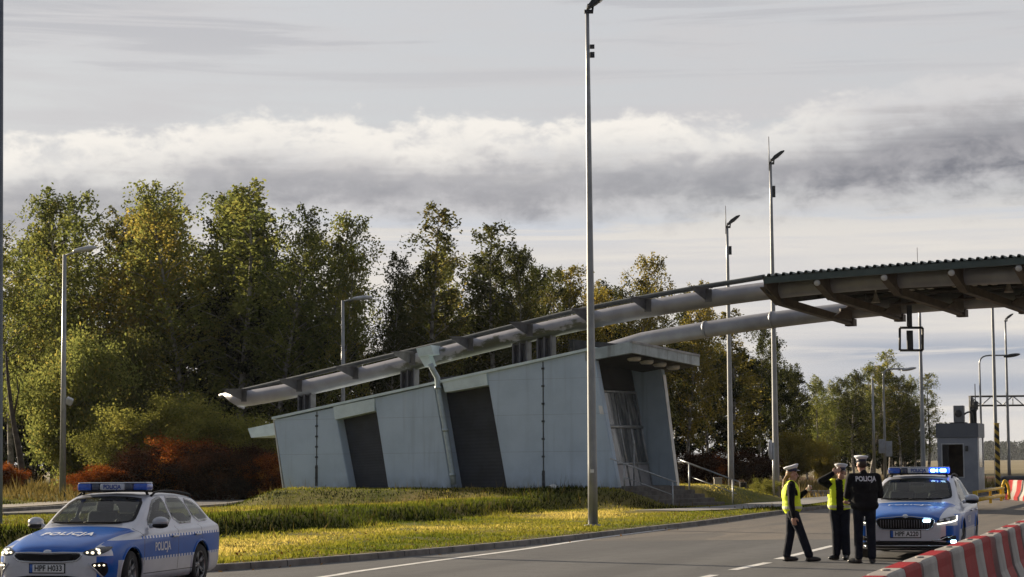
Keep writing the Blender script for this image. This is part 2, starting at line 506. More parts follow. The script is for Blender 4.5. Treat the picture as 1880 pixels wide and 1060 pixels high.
# painted lines
PAINT = mat('road_paint', (.72, .71, .69), .7, base2=(.46, .45, .43), scale=3.5, detail=8)
el_pts = [gnd(590, 1060), gnd(660, 1049), gnd(800, 1030), gnd(960, 1009), gnd(1100, 988), gnd(1200, 975), gnd(1290, 961.5)]
elp = catmull([Vector((-6.6, 27, 0)), Vector((-4.4, 31.2, 0))] + el_pts, 8)
mb = MB(); mb.add(*strip(elp, .17, .004)); struct(mb.build('edge_line', PAINT))
for a, b in (((1262, 1068), (1312, 1056)), ((1345, 1047), (1410, 1033.5)), ((1428, 1027), (1531, 1002)), ((1590, 988), (1650, 976))):
    mb = MB(); mb.add(*strip([gnd(*a), gnd(*b)], .17, .004)); struct(mb.build('lane_dash', PAINT))
    
# footpath between the entrance steps and the road
fp = catmull([Vector((4.9, 73.6, 0)), Vector((7.3, 76.8, 0)), Vector((9.6, 82, 0)), Vector((12.0, 90, 0)), Vector((15, 98, 0)), Vector((21, 114, 0))], 8)
mb = MB(); mb.add(*strip(fp, 2.6, .135)); struct(mb.build('footpath', mat('concrete_path', (.26, .25, .245), .85, base2=(.19, .185, .18), scale=1.2, bump=.25)))
# ------------------------------------------------------------------ the raked grey building
def fc(px, py, w=0.0):
    "point of the long wall's plane (w metres behind it)"
    return hit(px, py, FA + FN*w, FN)
def fpt(s, w, z): return FA + FD*s + FN*w + Vector((0, 0, z-FA.z))
def sz(p): q = p-FA; return q.dot(FD), p.z

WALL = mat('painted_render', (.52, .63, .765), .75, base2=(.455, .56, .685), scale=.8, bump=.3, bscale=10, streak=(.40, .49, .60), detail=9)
wn = WALL.node_tree; wb_ = wn.nodes['Principled BSDF']; wc_ = wb_.inputs['Base Color'].links[0].from_socket; wx, wy, wz = xyz(wn, 'Object')
seam_ = ((wz-1.35).abs().lt(.008)).max((wz-2.75).abs().lt(.008)).max((wz-4.1).abs().lt(.008))
wc_ = mix(wn, seam_*.45, wc_, (.20, .25, .31))
splash = (wz*-1.5+.75).clamp()*noise_v(wn, vec(wn, wx*1.3, wy*1.3, wz*.6), 1.6, 7, .65).sstep(.32, .68)
wc_ = mix(wn, splash*.75, wc_, (.16, .17, .15))
drip = noise_v(wn, vec(wn, wx*2.6, wy*2.6, wz*.10), 1.0, 6, .7).sstep(.60, .72)*wz.sstep(.6, 3.2)
wc_ = mix(wn, drip*.35, wc_, (.66, .73, .80))
wn.links.new(wc_, wb_.inputs['Base Color'])
TRIM = mat('pale_metal_trim', (.70, .82, .85), .45, base2=(.58, .69, .72), scale=1.6, metal=.15, bump=.1)
SHUT = mat('dark_shutter', (.036, .043, .060), .55, base2=(.026, .031, .044), scale=1.2, bump=.2)
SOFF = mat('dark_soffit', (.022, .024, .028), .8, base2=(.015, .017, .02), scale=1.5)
STEEL = mat('grey_steel', (.34, .35, .37), .5, base2=(.22, .225, .24), scale=2.5, metal=.3, bump=.1)
GALV = mat('galvanised_steel', (.42, .44, .46), .45, base2=(.30, .315, .33), scale=5, metal=.55)
DARKST = mat('dark_steel', (.055, .055, .058), .55, base2=(.035, .035, .037), scale=3, metal=.3)
BLACK = mat('black_gap', (.012, .012, .013), .8)
CONC = mat('step_concrete', (.15, .14, .13), .9, base2=(.08, .075, .07), scale=2.0, bump=.5)
BLDG = thing('gate_building', FA.lerp(FB, .5), 'low grey concrete building with raked walls and dark shutters under the arch tubes', 'building')
RK = .20                                                              # rake of every upright edge per metre of height

def pts(*pp, w=0.0): return [fc(*p, w=w) for p in pp]
def slab(name, poly, depth, m, w0=0.0, parent=BLDG, bevel=0.0):
    mb = MB(); mb.prism([p+FN*w0 for p in poly], FN*depth)
    return fix_normals(mb.build(name, m, parent, bevel=bevel))
DN = Vector((0, 0, -.35))                                             # walls run on below the turf
def ground_ext(tl, tr, br, bl): return [tl, tr, br, br+DN, bl+DN, bl]
P1 = pts((503, 771), (614, 748.5), (641, 893), (522, 893))
P2 = pts((687, 731.5), (797, 707.5), (828, 893), (712, 893))
P3 = pts((893, 684), (1089, 643), (1135, 897), (930, 894))
for P, dp in ((P1, .9), (P2, .9), (P3, .3)): slab('wall', ground_ext(*P), dp, WALL, bevel=.02)
# openings: header band over a recessed roller shutter
H1 = pts((613, 747), (689, 731.5), (689, 755), (616, 771))
H2 = pts((812, 698), (894, 682.5), (897, 707.5), (818, 721))
HB1 = [H1[0], H1[1], H1[2], H1[3]]
for Hh in (H1, H2): slab('header', Hh, .5, TRIM, w0=-.06, bevel=.01)
def shutter(tl, tr, br, bl, w):
    mb = MB(); n = 34
    tl, tr, br, bl = (p+FN*w for p in (tl, tr, br, bl))
    for i in range(n):                                                # corrugated slats
        a0, a1 = tl.lerp(bl, i/n), tl.lerp(bl, (i+1)/n); b0, b1 = tr.lerp(br, i/n), tr.lerp(br, (i+1)/n)
        am, bm_ = a0.lerp(a1, .5)-FN*.006, b0.lerp(b1, .5)-FN*.006
        mb.add([a0, b0, bm_, am, a1, b1], [(0, 1, 2, 3), (3, 2, 5, 4)])
    return mb.build('shutter', SHUT, BLDG)
up = Vector((0, 0, .6)) - FD*.12
shutter(H1[3]+up-FD*.8, H1[2]+up+FD*.4, P2[3]+FD*.3+DN, P1[2]-FD*.3+DN, .5)
shutter(H2[3]+up-FD*1.0, H2[2]+up+FD*.4, P3[3]+FD*.3+DN, P2[2]-FD*.4+DN, .82)
# expansion joints with their bolts
def joint(top, bot, dark):
    a, b = fc(*top), fc(*bot); mb = MB(); t = FN*-.012
    mb.prism([a-FD*.022+t, a+FD*.022+t, b+FD*.022+t, b-FD*.022+t], FN*.02)
    for k in range(7):
        q = a.lerp(b, (k+.4)/7.2); mb.box(q+FN*-.02, (.11, .04, .07), Matrix.Rotation(math.atan2(FD.y, FD.x), 3, 'Z'))
    c = a.lerp(b, dark); mb.prism([c-FD*.055+t*1.5, c+FD*.055+t*1.5, b+FD*.06+t*1.5, b-FD*.06+t*1.5], FN*.02)
    return mb.build('wall_joint', mat('joint_filler', (.075, .085, .10), .8, base2=(.03, .033, .04), scale=6), BLDG)
joint((582, 756), (581, 893), .72); joint((997, 664), (998, 897), .86)
# roof, back and end walls, all following the raked outline
zs = [sz(p) for p in (P1[0], P1[1], P2[0], P2[1], P3[0], P3[1])]
DEPTH = 5.2
s0, z0 = zs[0]; s1, z1 = zs[-1]
mb = MB(); k = .10
a, b = fpt(s0-.05, -.10, z0+.012), fpt(s1, -.10, z1+.012)
mb.prism([a, b, b+Vector((0, 0, k)), a+Vector((0, 0, k))], FN*(DEPTH+.2)); fix_normals(mb.build('roof', TRIM, BLDG))
mb = MB(); e = [P1[0]+FN*.9, P1[3]+FN*.9+DN]; wl = [e[0], e[1], e[1]+FN*(DEPTH-.9), e[0]+FN*(DEPTH-.9)]
mb.prism([p+FD*.02 for p in wl], FD*.3); fix_normals(mb.build('end_wall', WALL, BLDG))
mb = MB(); mb.prism([fpt(s0, DEPTH-.3, z0), fpt(s1-2.0, DEPTH-.3, z1-.2), fpt(FL-2.2, DEPTH-.3, .5), fpt(0, DEPTH-.3, .5)], FN*.3); fix_normals(mb.build('back_wall', WALL, BLDG))
# eave sticking out past the far end
ev = [hit(455, 787, FA+FN*5.5, FN), hit(507, 776, FA+FN*5.5, FN), hit(507, 799, FA+FN*5.5, FN), hit(461, 804, FA+FN*5.5, FN)]
mb = MB(); mb.prism(ev, FN*2.6); fix_normals(mb.build('eave', TRIM, BLDG))
# entrance end: recessed glass front, deep side fin, canopy slab on top
CW = 4.9
FC = fpt(FL, CW, BASE_Z)
top_fin = hit(1216, 688, FC, FN)
mb = MB(); t0 = fpt(FL-2.1, CW, BASE_Z-.35); f1 = FC+DN
finpoly = [f1, top_fin+Vector((0, 0, .3))-FD*.06, top_fin-FD*3.0+Vector((0, 0, .6)), fpt(FL-4.2, CW, BASE_Z-.35)]
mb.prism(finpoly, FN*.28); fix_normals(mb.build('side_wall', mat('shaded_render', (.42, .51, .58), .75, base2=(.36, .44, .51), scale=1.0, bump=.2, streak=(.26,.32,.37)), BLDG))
mb = MB(); a, b = FC+DN, top_fin
mb.prism([a+FD*.004+FN*.02, b+FD*.004+FN*.02, b+FD*.02+FN*.02, a+FD*.02+FN*.02], FN*.25); fix_normals(mb.build('lit_edge', mat('lit_edge_pale', (.72, .72, .70), .5, base2=(.55, .55, .53), scale=2), BLDG))  # pale strips on the wall ends: their lit look is put into colour
mb = MB(); a, b = P1[3]+DN, P1[0]
mb.prism([a-FD*.05, b-FD*.05, b-FD*.002, a-FD*.002], FN*.9); fix_normals(mb.build('lit_edge', MATS['lit_edge_pale'], BLDG))
# floor of the porch
mb = MB(); mb.prism([fpt(FL-4.2, .31, BASE_Z-.4), fpt(FL-.3, .31, BASE_Z-.4), fpt(FL-.3, CW-.01, BASE_Z-.4), fpt(FL-4.2, CW-.01, BASE_Z-.4)], (0, 0, .42)); fix_normals(mb.build('porch_floor', CONC, BLDG))
# glass front: a plane raked like the walls, 1.6 m in from the end
SG = (hit(1198, 895, FC, FN)-FA).dot(FD); g1 = hit(1168, 723, FC, FN); SG1 = (g1-FA).dot(FD); SGR = (SG-SG1)/(g1.z-BASE_Z)
def gp(w, z): return fpt(SG - SGR*(z-BASE_Z), w, z)
gpl = (gp(0, BASE_Z+4)-gp(0, BASE_Z)).cross(FN)
def gzp(px, py): return hit(px, py, gp(3, BASE_Z), gpl).z
ZT = 6.4; ZTR = gzp(1150, 784); ZGT = gzp(1150, 722); ZK = gzp(1170, 851)
GL = bpy.data.materials.new('pane_glass'); GL.use_nodes = True; nt = GL.node_tree; b = nt.nodes['Principled BSDF']
X, Y, Z = xyz(nt, 'Object')
dirt = noise_v(nt, vec(nt, X*4, Y*4, Z*.35), 1.2, 5)
nt.links.new(mix(nt, dirt.sstep(.4, .7), (.05, .055, .06), (.24, .25, .255)), b.inputs['Base Color'])
b.inputs['Roughness'].default_value = .22; b.inputs['Coat Weight'].default_value = .6
mb = MB(); w0, w1 = 1.1, CW-.06
zrow = [BASE_Z+.95, 3.65, 5.15]
for i in range(4):
    for za, zb in ((ZK+.03, ZTR-.05), (ZTR+.05, ZGT)):
        wa, wb = w0+(w1-w0)*i/4+.04, w0+(w1-w0)*(i+1)/4-.04
        mb.prism([gp(wa, za), gp(wb, za), gp(wb, zb), gp(wa, zb)], FD*-.03)
fix_normals(mb.build('pane', GL, BLDG))
mb = MB()
for i in range(5):
    wc = w0+(w1-w0)*i/4; mb.tube([gp(wc, BASE_Z), gp(wc, ZGT+.04)], .045, 6)
for zc, r in ((ZTR, .07), (ZK, .045), (ZGT+.03, .05)): mb.tube([gp(w0, zc)+FD*.02, gp(w1, zc)+FD*.02], r, 6)
mb.build('door_frame', GALV, BLDG)
mb = MB(); mb.prism([gp(w0, BASE_Z+.02), gp(w1, BASE_Z+.02), gp(w1, ZK-.02), gp(w0, ZK-.02)], FD*-.06)
fix_normals(mb.build('kick_panel', mat('kick_plate', (.40, .40, .42), .5, base2=(.3, .3, .32), scale=2, metal=.2), BLDG))
mb = MB(); mb.prism([gp(.31, BASE_Z-.3), gp(w0-.05, BASE_Z-.3), gp(w0-.05, ZT), gp(.31, ZT)], FD*-.2)
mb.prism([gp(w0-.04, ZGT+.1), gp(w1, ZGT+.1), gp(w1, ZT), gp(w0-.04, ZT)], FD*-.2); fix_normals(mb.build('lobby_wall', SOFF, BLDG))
# canopy slab over the porch
c0, c1, c2 = fc(1091, 640), hit(1160, 627, FA, FN), None
cp = c1; 
far_top = hit(1284, 652.5, cp, FD)                                    # same distance along the wall as the near corner
near_top = cp
th0 = Vector((0, 0, -.42))
back = FD*-3.4
def slope(p): return p
mb = MB(); a = near_top; d = far_top
aa, dd = fc(1089, 641)+FD*-1.0+Vector((0,0,-.19)), None
bk = (c1-c0); 
aL = a - bk*1.25; dL = d - bk*1.25
mb.add([a, d, dL, aL, a+th0, d+th0, dL+th0, aL+th0], [(0,1,2,3), (7,6,5,4), (0,4,5,1), (1,5,6,2), (2,6,7,3), (3,7,4,0)])
fix_normals(mb.build('porch_roof', mat('roof_fascia', (.48, .56, .60), .55, base2=(.34, .40, .44), scale=2.2, streak=(.14,.15,.16)), BLDG))
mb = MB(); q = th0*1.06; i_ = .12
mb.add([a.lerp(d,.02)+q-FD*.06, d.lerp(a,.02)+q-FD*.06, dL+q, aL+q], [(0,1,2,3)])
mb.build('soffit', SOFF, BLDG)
mb = MB(); mb.prism([a+FD*.03+Vector((0,0,.03)), d+FD*.03+Vector((0,0,.03)), d+FD*.03+Vector((0,0,-.06)), a+FD*.03+Vector((0,0,-.06))], FD*-.12)
fix_normals(mb.build('roof_edge', STEEL, BLDG))
DL = mat('lamp_lens', (.62, .58, .5), .35, base2=(.5, .46, .4), scale=8)
for px, py in ((1164, 661), (1187, 666.5), (1211, 671.5), (1236, 676.5)):
    n_ = (d-a).cross(bk).normalized()
    p = hit(px, py, a+th0*1.2, n_)
    mb = MB(); mb.lathe([(.0, -.05), (.2, -.05), (.26, .0), (.27, .1), (0, .11)], p, 20); mb.build('downlight', DL, BLDG)
mb = MB(); p = hit(1103, 754, FA-FN*.01, FN)
rz = Matrix.Rotation(math.atan2(FD.y, FD.x), 3, 'Z')
pz = [fc(1099, 745), fc(1106, 745.5), fc(1109, 761), fc(1102, 760.5)]
mb.prism([q-FN*.02 for q in pz], FN*.018); fix_normals(mb.build('notice_plate', mat('white_plate', (.8, .8, .8), .5), BLDG))
# thickness of the long wall seen at the porch: a slightly darker return
# downpipe from the tube's gutter box
PIPE = mat('pipe_zinc', (.44, .52, .56), .45, base2=(.33, .40, .44), scale=4, metal=.3)
pp = [fc(790, 668, -.35), fc(793, 676, -.3), fc(803, 694, -.12), fc(804, 712, -.12), fc(818, 790, -.12), fc(831, 872, -.12), fc(833, 890, -.12)]
mb = MB(); mb.tube(pp, .11, 10)
for t in (pp[3], pp[4], pp[5]): mb.tube([t+Vector((0,0,.06)), t-Vector((0,0,.06))], .14, 10)
mb.build('downpipe', PIPE, BLDG)

# steps and hand rails
STEPS = thing('entrance_steps', fpt(FL+1.0, 2.5, .1), 'dark worn concrete steps leading up to the glazed entrance of the grey building', 'steps')
for i in range(5):
    zt = BASE_Z - .002 - i*.155; sa = FL-.29 if i == 0 else FL+.25+(i-1)*.42; sb = FL+.25+i*.42
    mb = MB(); mb.prism([fpt(sa, -.05, -.1), fpt(sb, -.05, -.1), fpt(sb, CW+.2, -.1), fpt(sa, CW+.2, -.1)], (0, 0, zt+.1))
    fix_normals(mb.build('step', CONC, STEPS, bevel=.015))
def rail(w, lab, a, b, posts):
    a, b = fc(*a, w=w), fc(*b, w=w)
    t = thing('handrail', a.lerp(b, .5), lab, 'handrail')
    mb = MB(); mb.tube([a, b], .026, 8); mb.build('top_rail', GALV, t)
    mb = MB(); d = Vector((0, 0, -.5)); mb.tube([a.lerp(b, .2)+d, a.lerp(b, .95)+d], .018, 6); mb.build('mid_rail', GALV, t)
    for px, y0, y1 in posts:
        mb = MB(); p = fc(px, y0, w=w); q = fc(px, y1, w=w); mb.tube([Vector((p.x, p.y, q.z-.25)), p], .030, 8); mb.build('post', GALV, t)
rail(-.12, 'steel handrail on the near side of the entrance steps', (1120, 842), (1243, 886.5), ((1146, 851, 895), (1235, 884, 936)))
rail(CW+.35, 'steel handrail on the far side of the entrance steps', (1249, 845), (1357, 885), ((1265, 851, 897), (1345, 881, 918)))
mb = MB(); q = fpt(FL-.45, 2.05, BASE_Z)
mb.tube([q, q+Vector((0, 0, 1.55))], .03, 8); mb.lathe([(.09, 0), (.09, .02), (.03, .03)], q, 12)
mb.tube([q+Vector((0,0,1.55)), q+Vector((0,0,1.75))], .045, 8)
tag(mb.build('intercom_post', GALV), 'thin upright steel post standing before the glazed entrance doors', 'post')

# ------------------------------------------------------------------ arch tubes, brackets, roof deck over the road
TUBE = mat('arch_tube_paint', (.33, .33, .36), .38, base2=(.25, .25, .275), scale=1.0, metal=.25, streak=(.28, .28, .28), detail=8)
MOSS = bpy.data.materials.new('mossy_tube'); MOSS.use_nodes = True; nt = MOSS.node_tree; b = nt.nodes['Principled BSDF']
X, Y, Z = xyz(nt, 'Object'); gN = nt.nodes.new('ShaderNodeNewGeometry'); sp = nt.nodes.new('ShaderNodeSeparateXYZ'); nt.links.new(gN.outputs['Normal'], sp.inputs[0])
nzv = noise_v(nt, vec(nt, X, Y, Z*2.2), .9, 7, .65)
ms = (nzv + V(nt, sp.outputs[2])*-.16).sstep(.50, .60)*X.sstep(1.2, 3.2)*X.sstep(11.5, 9)
cl = mix(nt, noise_v(nt, vec(nt, X, Y, Z), 1.4, 6).sstep(.35, .65), (.36, .36, .40), (.29, .29, .325))
nt.links.new(mix(nt, ms*.92, cl, (.055, .06, .028)), b.inputs['Base Color']); b.inputs['Roughness'].default_value = .42; b.inputs['Metallic'].default_value = .2
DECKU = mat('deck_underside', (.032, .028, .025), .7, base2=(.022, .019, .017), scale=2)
BEAM = mat('brown_beam', (.105, .078, .060), .6, base2=(.065, .05, .04), scale=2.5, bump=.1)
GREEN = mat('dark_green_fascia', (.055, .085, .085), .45, base2=(.04, .062, .062), scale=2)
ARCH = thing('arched_road_canopy', fpt(2, 1, BASE_Z), 'arched roof on twin steel tubes rising from the grey building over the road', 'canopy')
WT1, WT2 = 1.0, 8.2
T1px = [(413, 739), (480, 727), (545, 713), (650, 690), (760, 667), (860, 643.5), (960, 616.5), (1080, 588), (1180, 568), (1250, 555), (1330, 543), (1412, 534)]
t1 = [fc(*p, w=WT1) for p in T1px]
def fit(P, deg, smin, smax, n, w):
    "smooth arch through the measured points, as z over distance along the wall"
    ss = np.array([(p-FA).dot(FD) for p in P]); zz = np.array([p.z for p in P]); c = np.polyfit(ss, zz, deg)
    return [fpt(s, w, float(np.polyval(c, s))) for s in np.linspace(smin, smax, n)], c
sA = (t1[0]-FA).dot(FD)
t1 += [fc(1640, 517, w=WT1), fc(1880, 502, w=WT1)]
A1, c1_ = fit(t1, 4, sA, (t1[-1]-FA).dot(FD)+9, 60, WT1)
tb = MB().tube(A1, .33, 20)
for i_ in range(20): q_ = tb.v[i_]; tb.v[i_] = q_ + FD*((A1[0].z+.33-q_.z)/.66*.95)      # end cut aslant
tb.build('arch_tube', MOSS, ARCH)
T2px = [(1180, 624), (1230, 617), (1290, 608), (1340, 599), (1400, 589), (1500, 577), (1620, 565), (1760, 554.5), (1880, 546.5)]
t2 = [fc(*p, w=WT2) for p in T2px]
A2, c2_ = fit(t2, 3, (t2[0]-FA).dot(FD), (t2[-1]-FA).dot(FD)+10, 50, WT2)
s20 = (A2[0]-FA).dot(FD); dz20 = A2[0].z-float(np.polyval(c1_, s20))
A2 = [fpt(s_, WT2, float(np.polyval(c1_, s_))+dz20-.07*(s20-s_)) for s_ in np.linspace(6.5, s20-1.2, 16)] + A2
MB().tube(A2, .33, 20).build('arch_tube', TUBE, ARCH)
# flange collars where tube lengths meet
def on(A, px):
    best = min(A, key=lambda p: abs((p-CAM).dot(ray(px, 500).cross(ray(px, 800)).normalized())))
    return best
def pos(c, w, px):
    "point of an arch above photograph column px"
    n = ray(px, 300).cross(ray(px, 800)).normalized(); lo, hi = -5, 80
    f = lambda s: (fpt(s, w, 6)-CAM).dot(n)
    for _ in range(60):
        m = (lo+hi)/2
        if f(lo)*f(m) <= 0: hi = m
        else: lo = m
    return lo, float(np.polyval(c, lo))
for px in (1297, 1420):
    s, zc = pos(c2_, WT2, px); dz = np.polyval(np.polyder(c2_), s)
    a = fpt(s-.05, WT2, zc-.05*dz); b_ = fpt(s+.05, WT2, zc+.05*dz); MB().tube([a, b_], .36, 20).build('collar', STEEL, ARCH)
# thin roof-edge pipe carried above the tube
gpx = [(404, 727), (520, 700), (631, 673.5), (764, 642), (850, 622), (946, 598), (1075, 567.5), (1240, 535.5), (1350, 517.5), (1404, 508.5)]
g = [fc(*p, w=WT1+.1) for p in gpx]
MB().tube(catmull(g, 4), .095, 8).build('edge_pipe', mat('edge_pipe_paint', (.09, .10, .105), .5, base2=(.06, .068, .07), scale=3), ARCH)
# brackets: a gusset pointing to the viewer's side with a flat flange on top
def bracket(s, zc, w, m):
    t = MB(); LB = 1.5
    t.prism([fpt(s, w-LB, zc+.33), fpt(s, w-.05, zc+.38), fpt(s, w-.30, zc-.08), fpt(s, w-LB, zc+.24)], FD*.03)
    t.prism([fpt(s-.10, w-LB-.03, zc+.34), fpt(s+.12, w-LB-.03, zc+.34), fpt(s+.12, w+.1, zc+.385), fpt(s-.10, w+.1, zc+.385)], (0, 0, .028))
    t.prism([fpt(s-.02, w-.33, zc+.33), fpt(s+.26, w-.33, zc+.33), fpt(s+.26, w-.33, zc-.14), fpt(s-.02, w-.33, zc-.14)], FN*.025)
    return fix_normals(t.build('bracket', m, ARCH))
BRK = mat('bracket_steel', (.13, .13, .145), .5, base2=(.085, .085, .095), scale=3, metal=.2)
for px in (452, 553, 656, 760, 866, 975, 1085, 1192, 1303):
    s, zc = pos(c1_, WT1, px); bracket(s, zc, WT1, BRK)
# stub columns on the building roof
for px in (563, 752, 958, 1003):
    s, zc = pos(c1_, WT1, px); sr, zr = s, z0+(z1-z0)*(s-s0)/(s1-s0)+k
    t = MB()
    for ds in (-.30, 0, .30):
        t.prism([fpt(s+ds-.03, WT1-.18, zr), fpt(s+ds+.03, WT1-.18, zr), fpt(s+ds+.03, WT1-.18, zc-.2), fpt(s+ds-.03, WT1-.18, zc-.2)], FN*.36)
    t.prism([fpt(s-.29, WT1+.05, zr), fpt(s+.29, WT1+.05, zr), fpt(s+.29, WT1+.05, zc-.2), fpt(s-.29, WT1+.05, zc-.2)], FN*.03)
    t.prism([fpt(s-.45, WT1-.3, zr), fpt(s+.45, WT1-.3, zr+.06), fpt(s+.45, WT1+.3, zr+.06), fpt(s-.45, WT1+.3, zr)], (0, 0, .05))
    fix_normals(t.build('stub_column', BRK, ARCH))
# gutter box with its outlet
pb = [fc(764, 640, w=.2), fc(791, 634, w=.2), fc(796, 651, w=.2), fc(768, 655, w=.2)]
MB().prism(pb, FN*.7).build('gutter_box', TRIM, ARCH)
pb = [fc(769, 655, w=.3), fc(786, 652, w=.3), fc(793, 672, w=.3), fc(780, 674, w=.3)]
MB().prism(pb, FN*.35).build('outlet', TRIM, ARCH)

# roof deck over the road
WF, WB = -.55, WT2+1.3
FT = [(1403, 509), (1480, 502), (1560, 495.5), (1640, 489.5), (1720, 483.5), (1800, 477.5), (1880, 472)]
ft = [fc(*p, w=WF) for p in FT]; sL = (ft[0]-FA).dot(FD); sR = (ft[-1]-FA).dot(FD)+9
cF = np.polyfit([(p-FA).dot(FD) for p in ft], [p.z for p in ft], 2)
zf = lambda s: float(np.polyval(cF, s))
z1f = lambda s: float(np.polyval(c1_, s)); z2f = lambda s: float(np.polyval(c2_, s))
zd = lambda s, w: zf(s)+(z2f(s)+.40-zf(s))*(w-WF)/(WT2-WF)
mb = MB(); nper = int((sR-sL)/.28); step = (sR-sL)/nper; prof = []
for i in range(nper):
    s = sL+i*step
    prof += [(s, 0), (s+step*.40, 0), (s+step*.55, .085), (s+step*.80, .085), (s+step*.95, 0)]
prof.append((sR, 0))
vs = []
for s, h in prof:
    for w in (WF-.05, WB): vs += [fpt(s, w, zd(s, w)+.02+h), fpt(s, w, zd(s, w)+h-.006)]
fs = []
for i in range(len(prof)-1):
    a = i*4; b = a+4
    fs += [(a, b, b+2, a+2), (a+1, a+3, b+3, b+1), (a, a+1, b+1, b), (a+2, b+2, b+3, a+3)]
mb.add(vs, fs); mb.build('roof_deck', GREEN, ARCH)
ss = list(np.linspace(sL, sR, 40))
mb = MB(); n = len(ss)
for wa, wb, za, zb, nm in ((WF, WF+.12, -.01, -.24, 'fascia'),):
    vs = []
    for s in ss: vs += [fpt(s, wa, zf(s)+za), fpt(s, wb, zf(s)+za), fpt(s, wb, zf(s)+zb), fpt(s, wa, zf(s)+zb)]
    fs = [(i*4+q, i*4+(q+1) % 4, i*4+4+(q+1) % 4, i*4+4+q) for i in range(n-1) for q in range(4)] + [(3, 2, 1, 0), tuple((n-1)*4+q for q in range(4))]
    mb.add(vs, fs)
fix_normals(mb.build('fascia', GREEN, ARCH))
# lining under the deck, at the level of the tubes' tops
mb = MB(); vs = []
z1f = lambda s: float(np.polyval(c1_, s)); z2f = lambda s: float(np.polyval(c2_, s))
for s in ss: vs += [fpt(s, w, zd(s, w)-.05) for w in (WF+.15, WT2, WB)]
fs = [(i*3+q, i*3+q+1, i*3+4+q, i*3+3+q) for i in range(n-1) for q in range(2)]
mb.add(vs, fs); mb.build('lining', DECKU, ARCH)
# purlins lengthwise under the lining
for w in (2.8, 4.6, 6.4):
    mb = MB(); mb.tube([fpt(s, w, zd(s, w)-.14) for s in ss], .10, 4); mb.build('purlin', DECKU, ARCH)
# cross beams from tube to tube with cantilever ends in front
beams = []
for px in (1432, 1528, 1650, 1772, 1894, 2010):
    s, zc = pos(c1_, WT1, px); beams.append((s, zc))
for i, (s, zc) in enumerate(beams):
    zb2 = z2f(s)
    t = MB(); h0 = .34
    t.prism([fpt(s-.07, WT1+.3, zc-.28), fpt(s-.07, WT2-.2, zb2-.28), fpt(s-.07, WT2-.2, zb2-.54), fpt(s-.07, WT1+.3, zc-.54)], FD*.14)
    t.prism([fpt(s-.13, WT1+.2, zc-.542), fpt(s+.13, WT1+.2, zc-.542), fpt(s+.13, WT1+.2, zc-.575), fpt(s-.13, WT1+.2, zc-.575)], FN*(WT2-WT1-.2)+Vector((0, 0, zb2-zc)))
    t.box(fpt(s, WT2, zb2-.47), (.36, .36, .28), rz)
    fix_normals(t.build('cross_beam', BEAM, ARCH))
    t = MB()
    t.prism([fpt(s, WF+.15, zf(s)-.12), fpt(s, WT1, zc+.30), fpt(s, WT1-.1, zc-.55), fpt(s, WF+.15, zf(s)-.36)], FD*.1)
    t.prism([fpt(s-.14, WF+.10, zf(s)-.37), fpt(s+.14, WF+.10, zf(s)-.37), fpt(s+.14, WT1, zc-.58), fpt(s-.14, WT1, zc-.58)], (0, 0, .03))
    fix_normals(t.build('cantilever', BEAM, ARCH))
    if i > 0:
        t = MB(); t.lathe([(.0, -.02), (.11, -.02), (.11, .03), (0, .03)], (0, 0, 0), 18)
        Rr = Matrix((FD, -FN, Vector((0, 0, 1)))).transposed() @ Matrix.Rotation(R(-90), 3, 'X')
        t.v = [Rr @ v + fpt(s+.05, WF+.08, zf(s)-.36) for v in t.v]; t.build('end_plate', mat('sunlit_plate', (.6, .6, .62), .5), ARCH)
    if i < len(beams)-1:       # strut knees beside the back tube
        t = MB(); t.tube([fpt(s+.1, WT2-1.4, zb2-.05), fpt(s+1.0, WT2-.2, zb2+.1)], .06, 6); t.build('knee_brace', BEAM, ARCH)
        t = MB(); t.prism([fpt(s+.12, WT2-2.2, zb2-.35), fpt(s+.12, WT2-.3, zb2+.25), fpt(s+.12, WT2-.3, zb2-.45)], FD*.05); fix_normals(t.build('gusset', BEAM, ARCH))
# corner plate at the start of the deck
t = MB(); t.prism([fpt(sL-.02, WF-.02, zf(sL)+.05), fpt(sL-.02, WF+.3, zf(sL)-.55), fpt(sL-.02, WT1+.3, z1f(sL)-.5), fpt(sL-.02, WB, zf(sL)+.05)], FD*-.05)
fix_normals(t.build('end_closure', mat('closure_paint', (.05, .055, .055), .6), ARCH))
# pale strips added under the deck: glints of the corrugation put into colour
GLINT = mat('glint_strip', (.75, .74, .70), .6, base2=(.6, .58, .52), scale=3)
for i in range(1, len(beams)-1):
    sa, sb = beams[i][0], beams[i+1][0]
    for q in range(5):
        s = sa + (sb-sa)*(.14+.15*q); t = MB()
        t.prism([fpt(s, 5.0, zd(s, 5)-.08), fpt(s+.2, 5.0, zd(s, 5)-.08), fpt(s+.2, 6.3, zd(s, 6.3)-.08), fpt(s, 6.3, zd(s, 6.3)-.08)], (0, 0, .02))
        fix_normals(t.build('glint_strip', GLINT, ARCH))
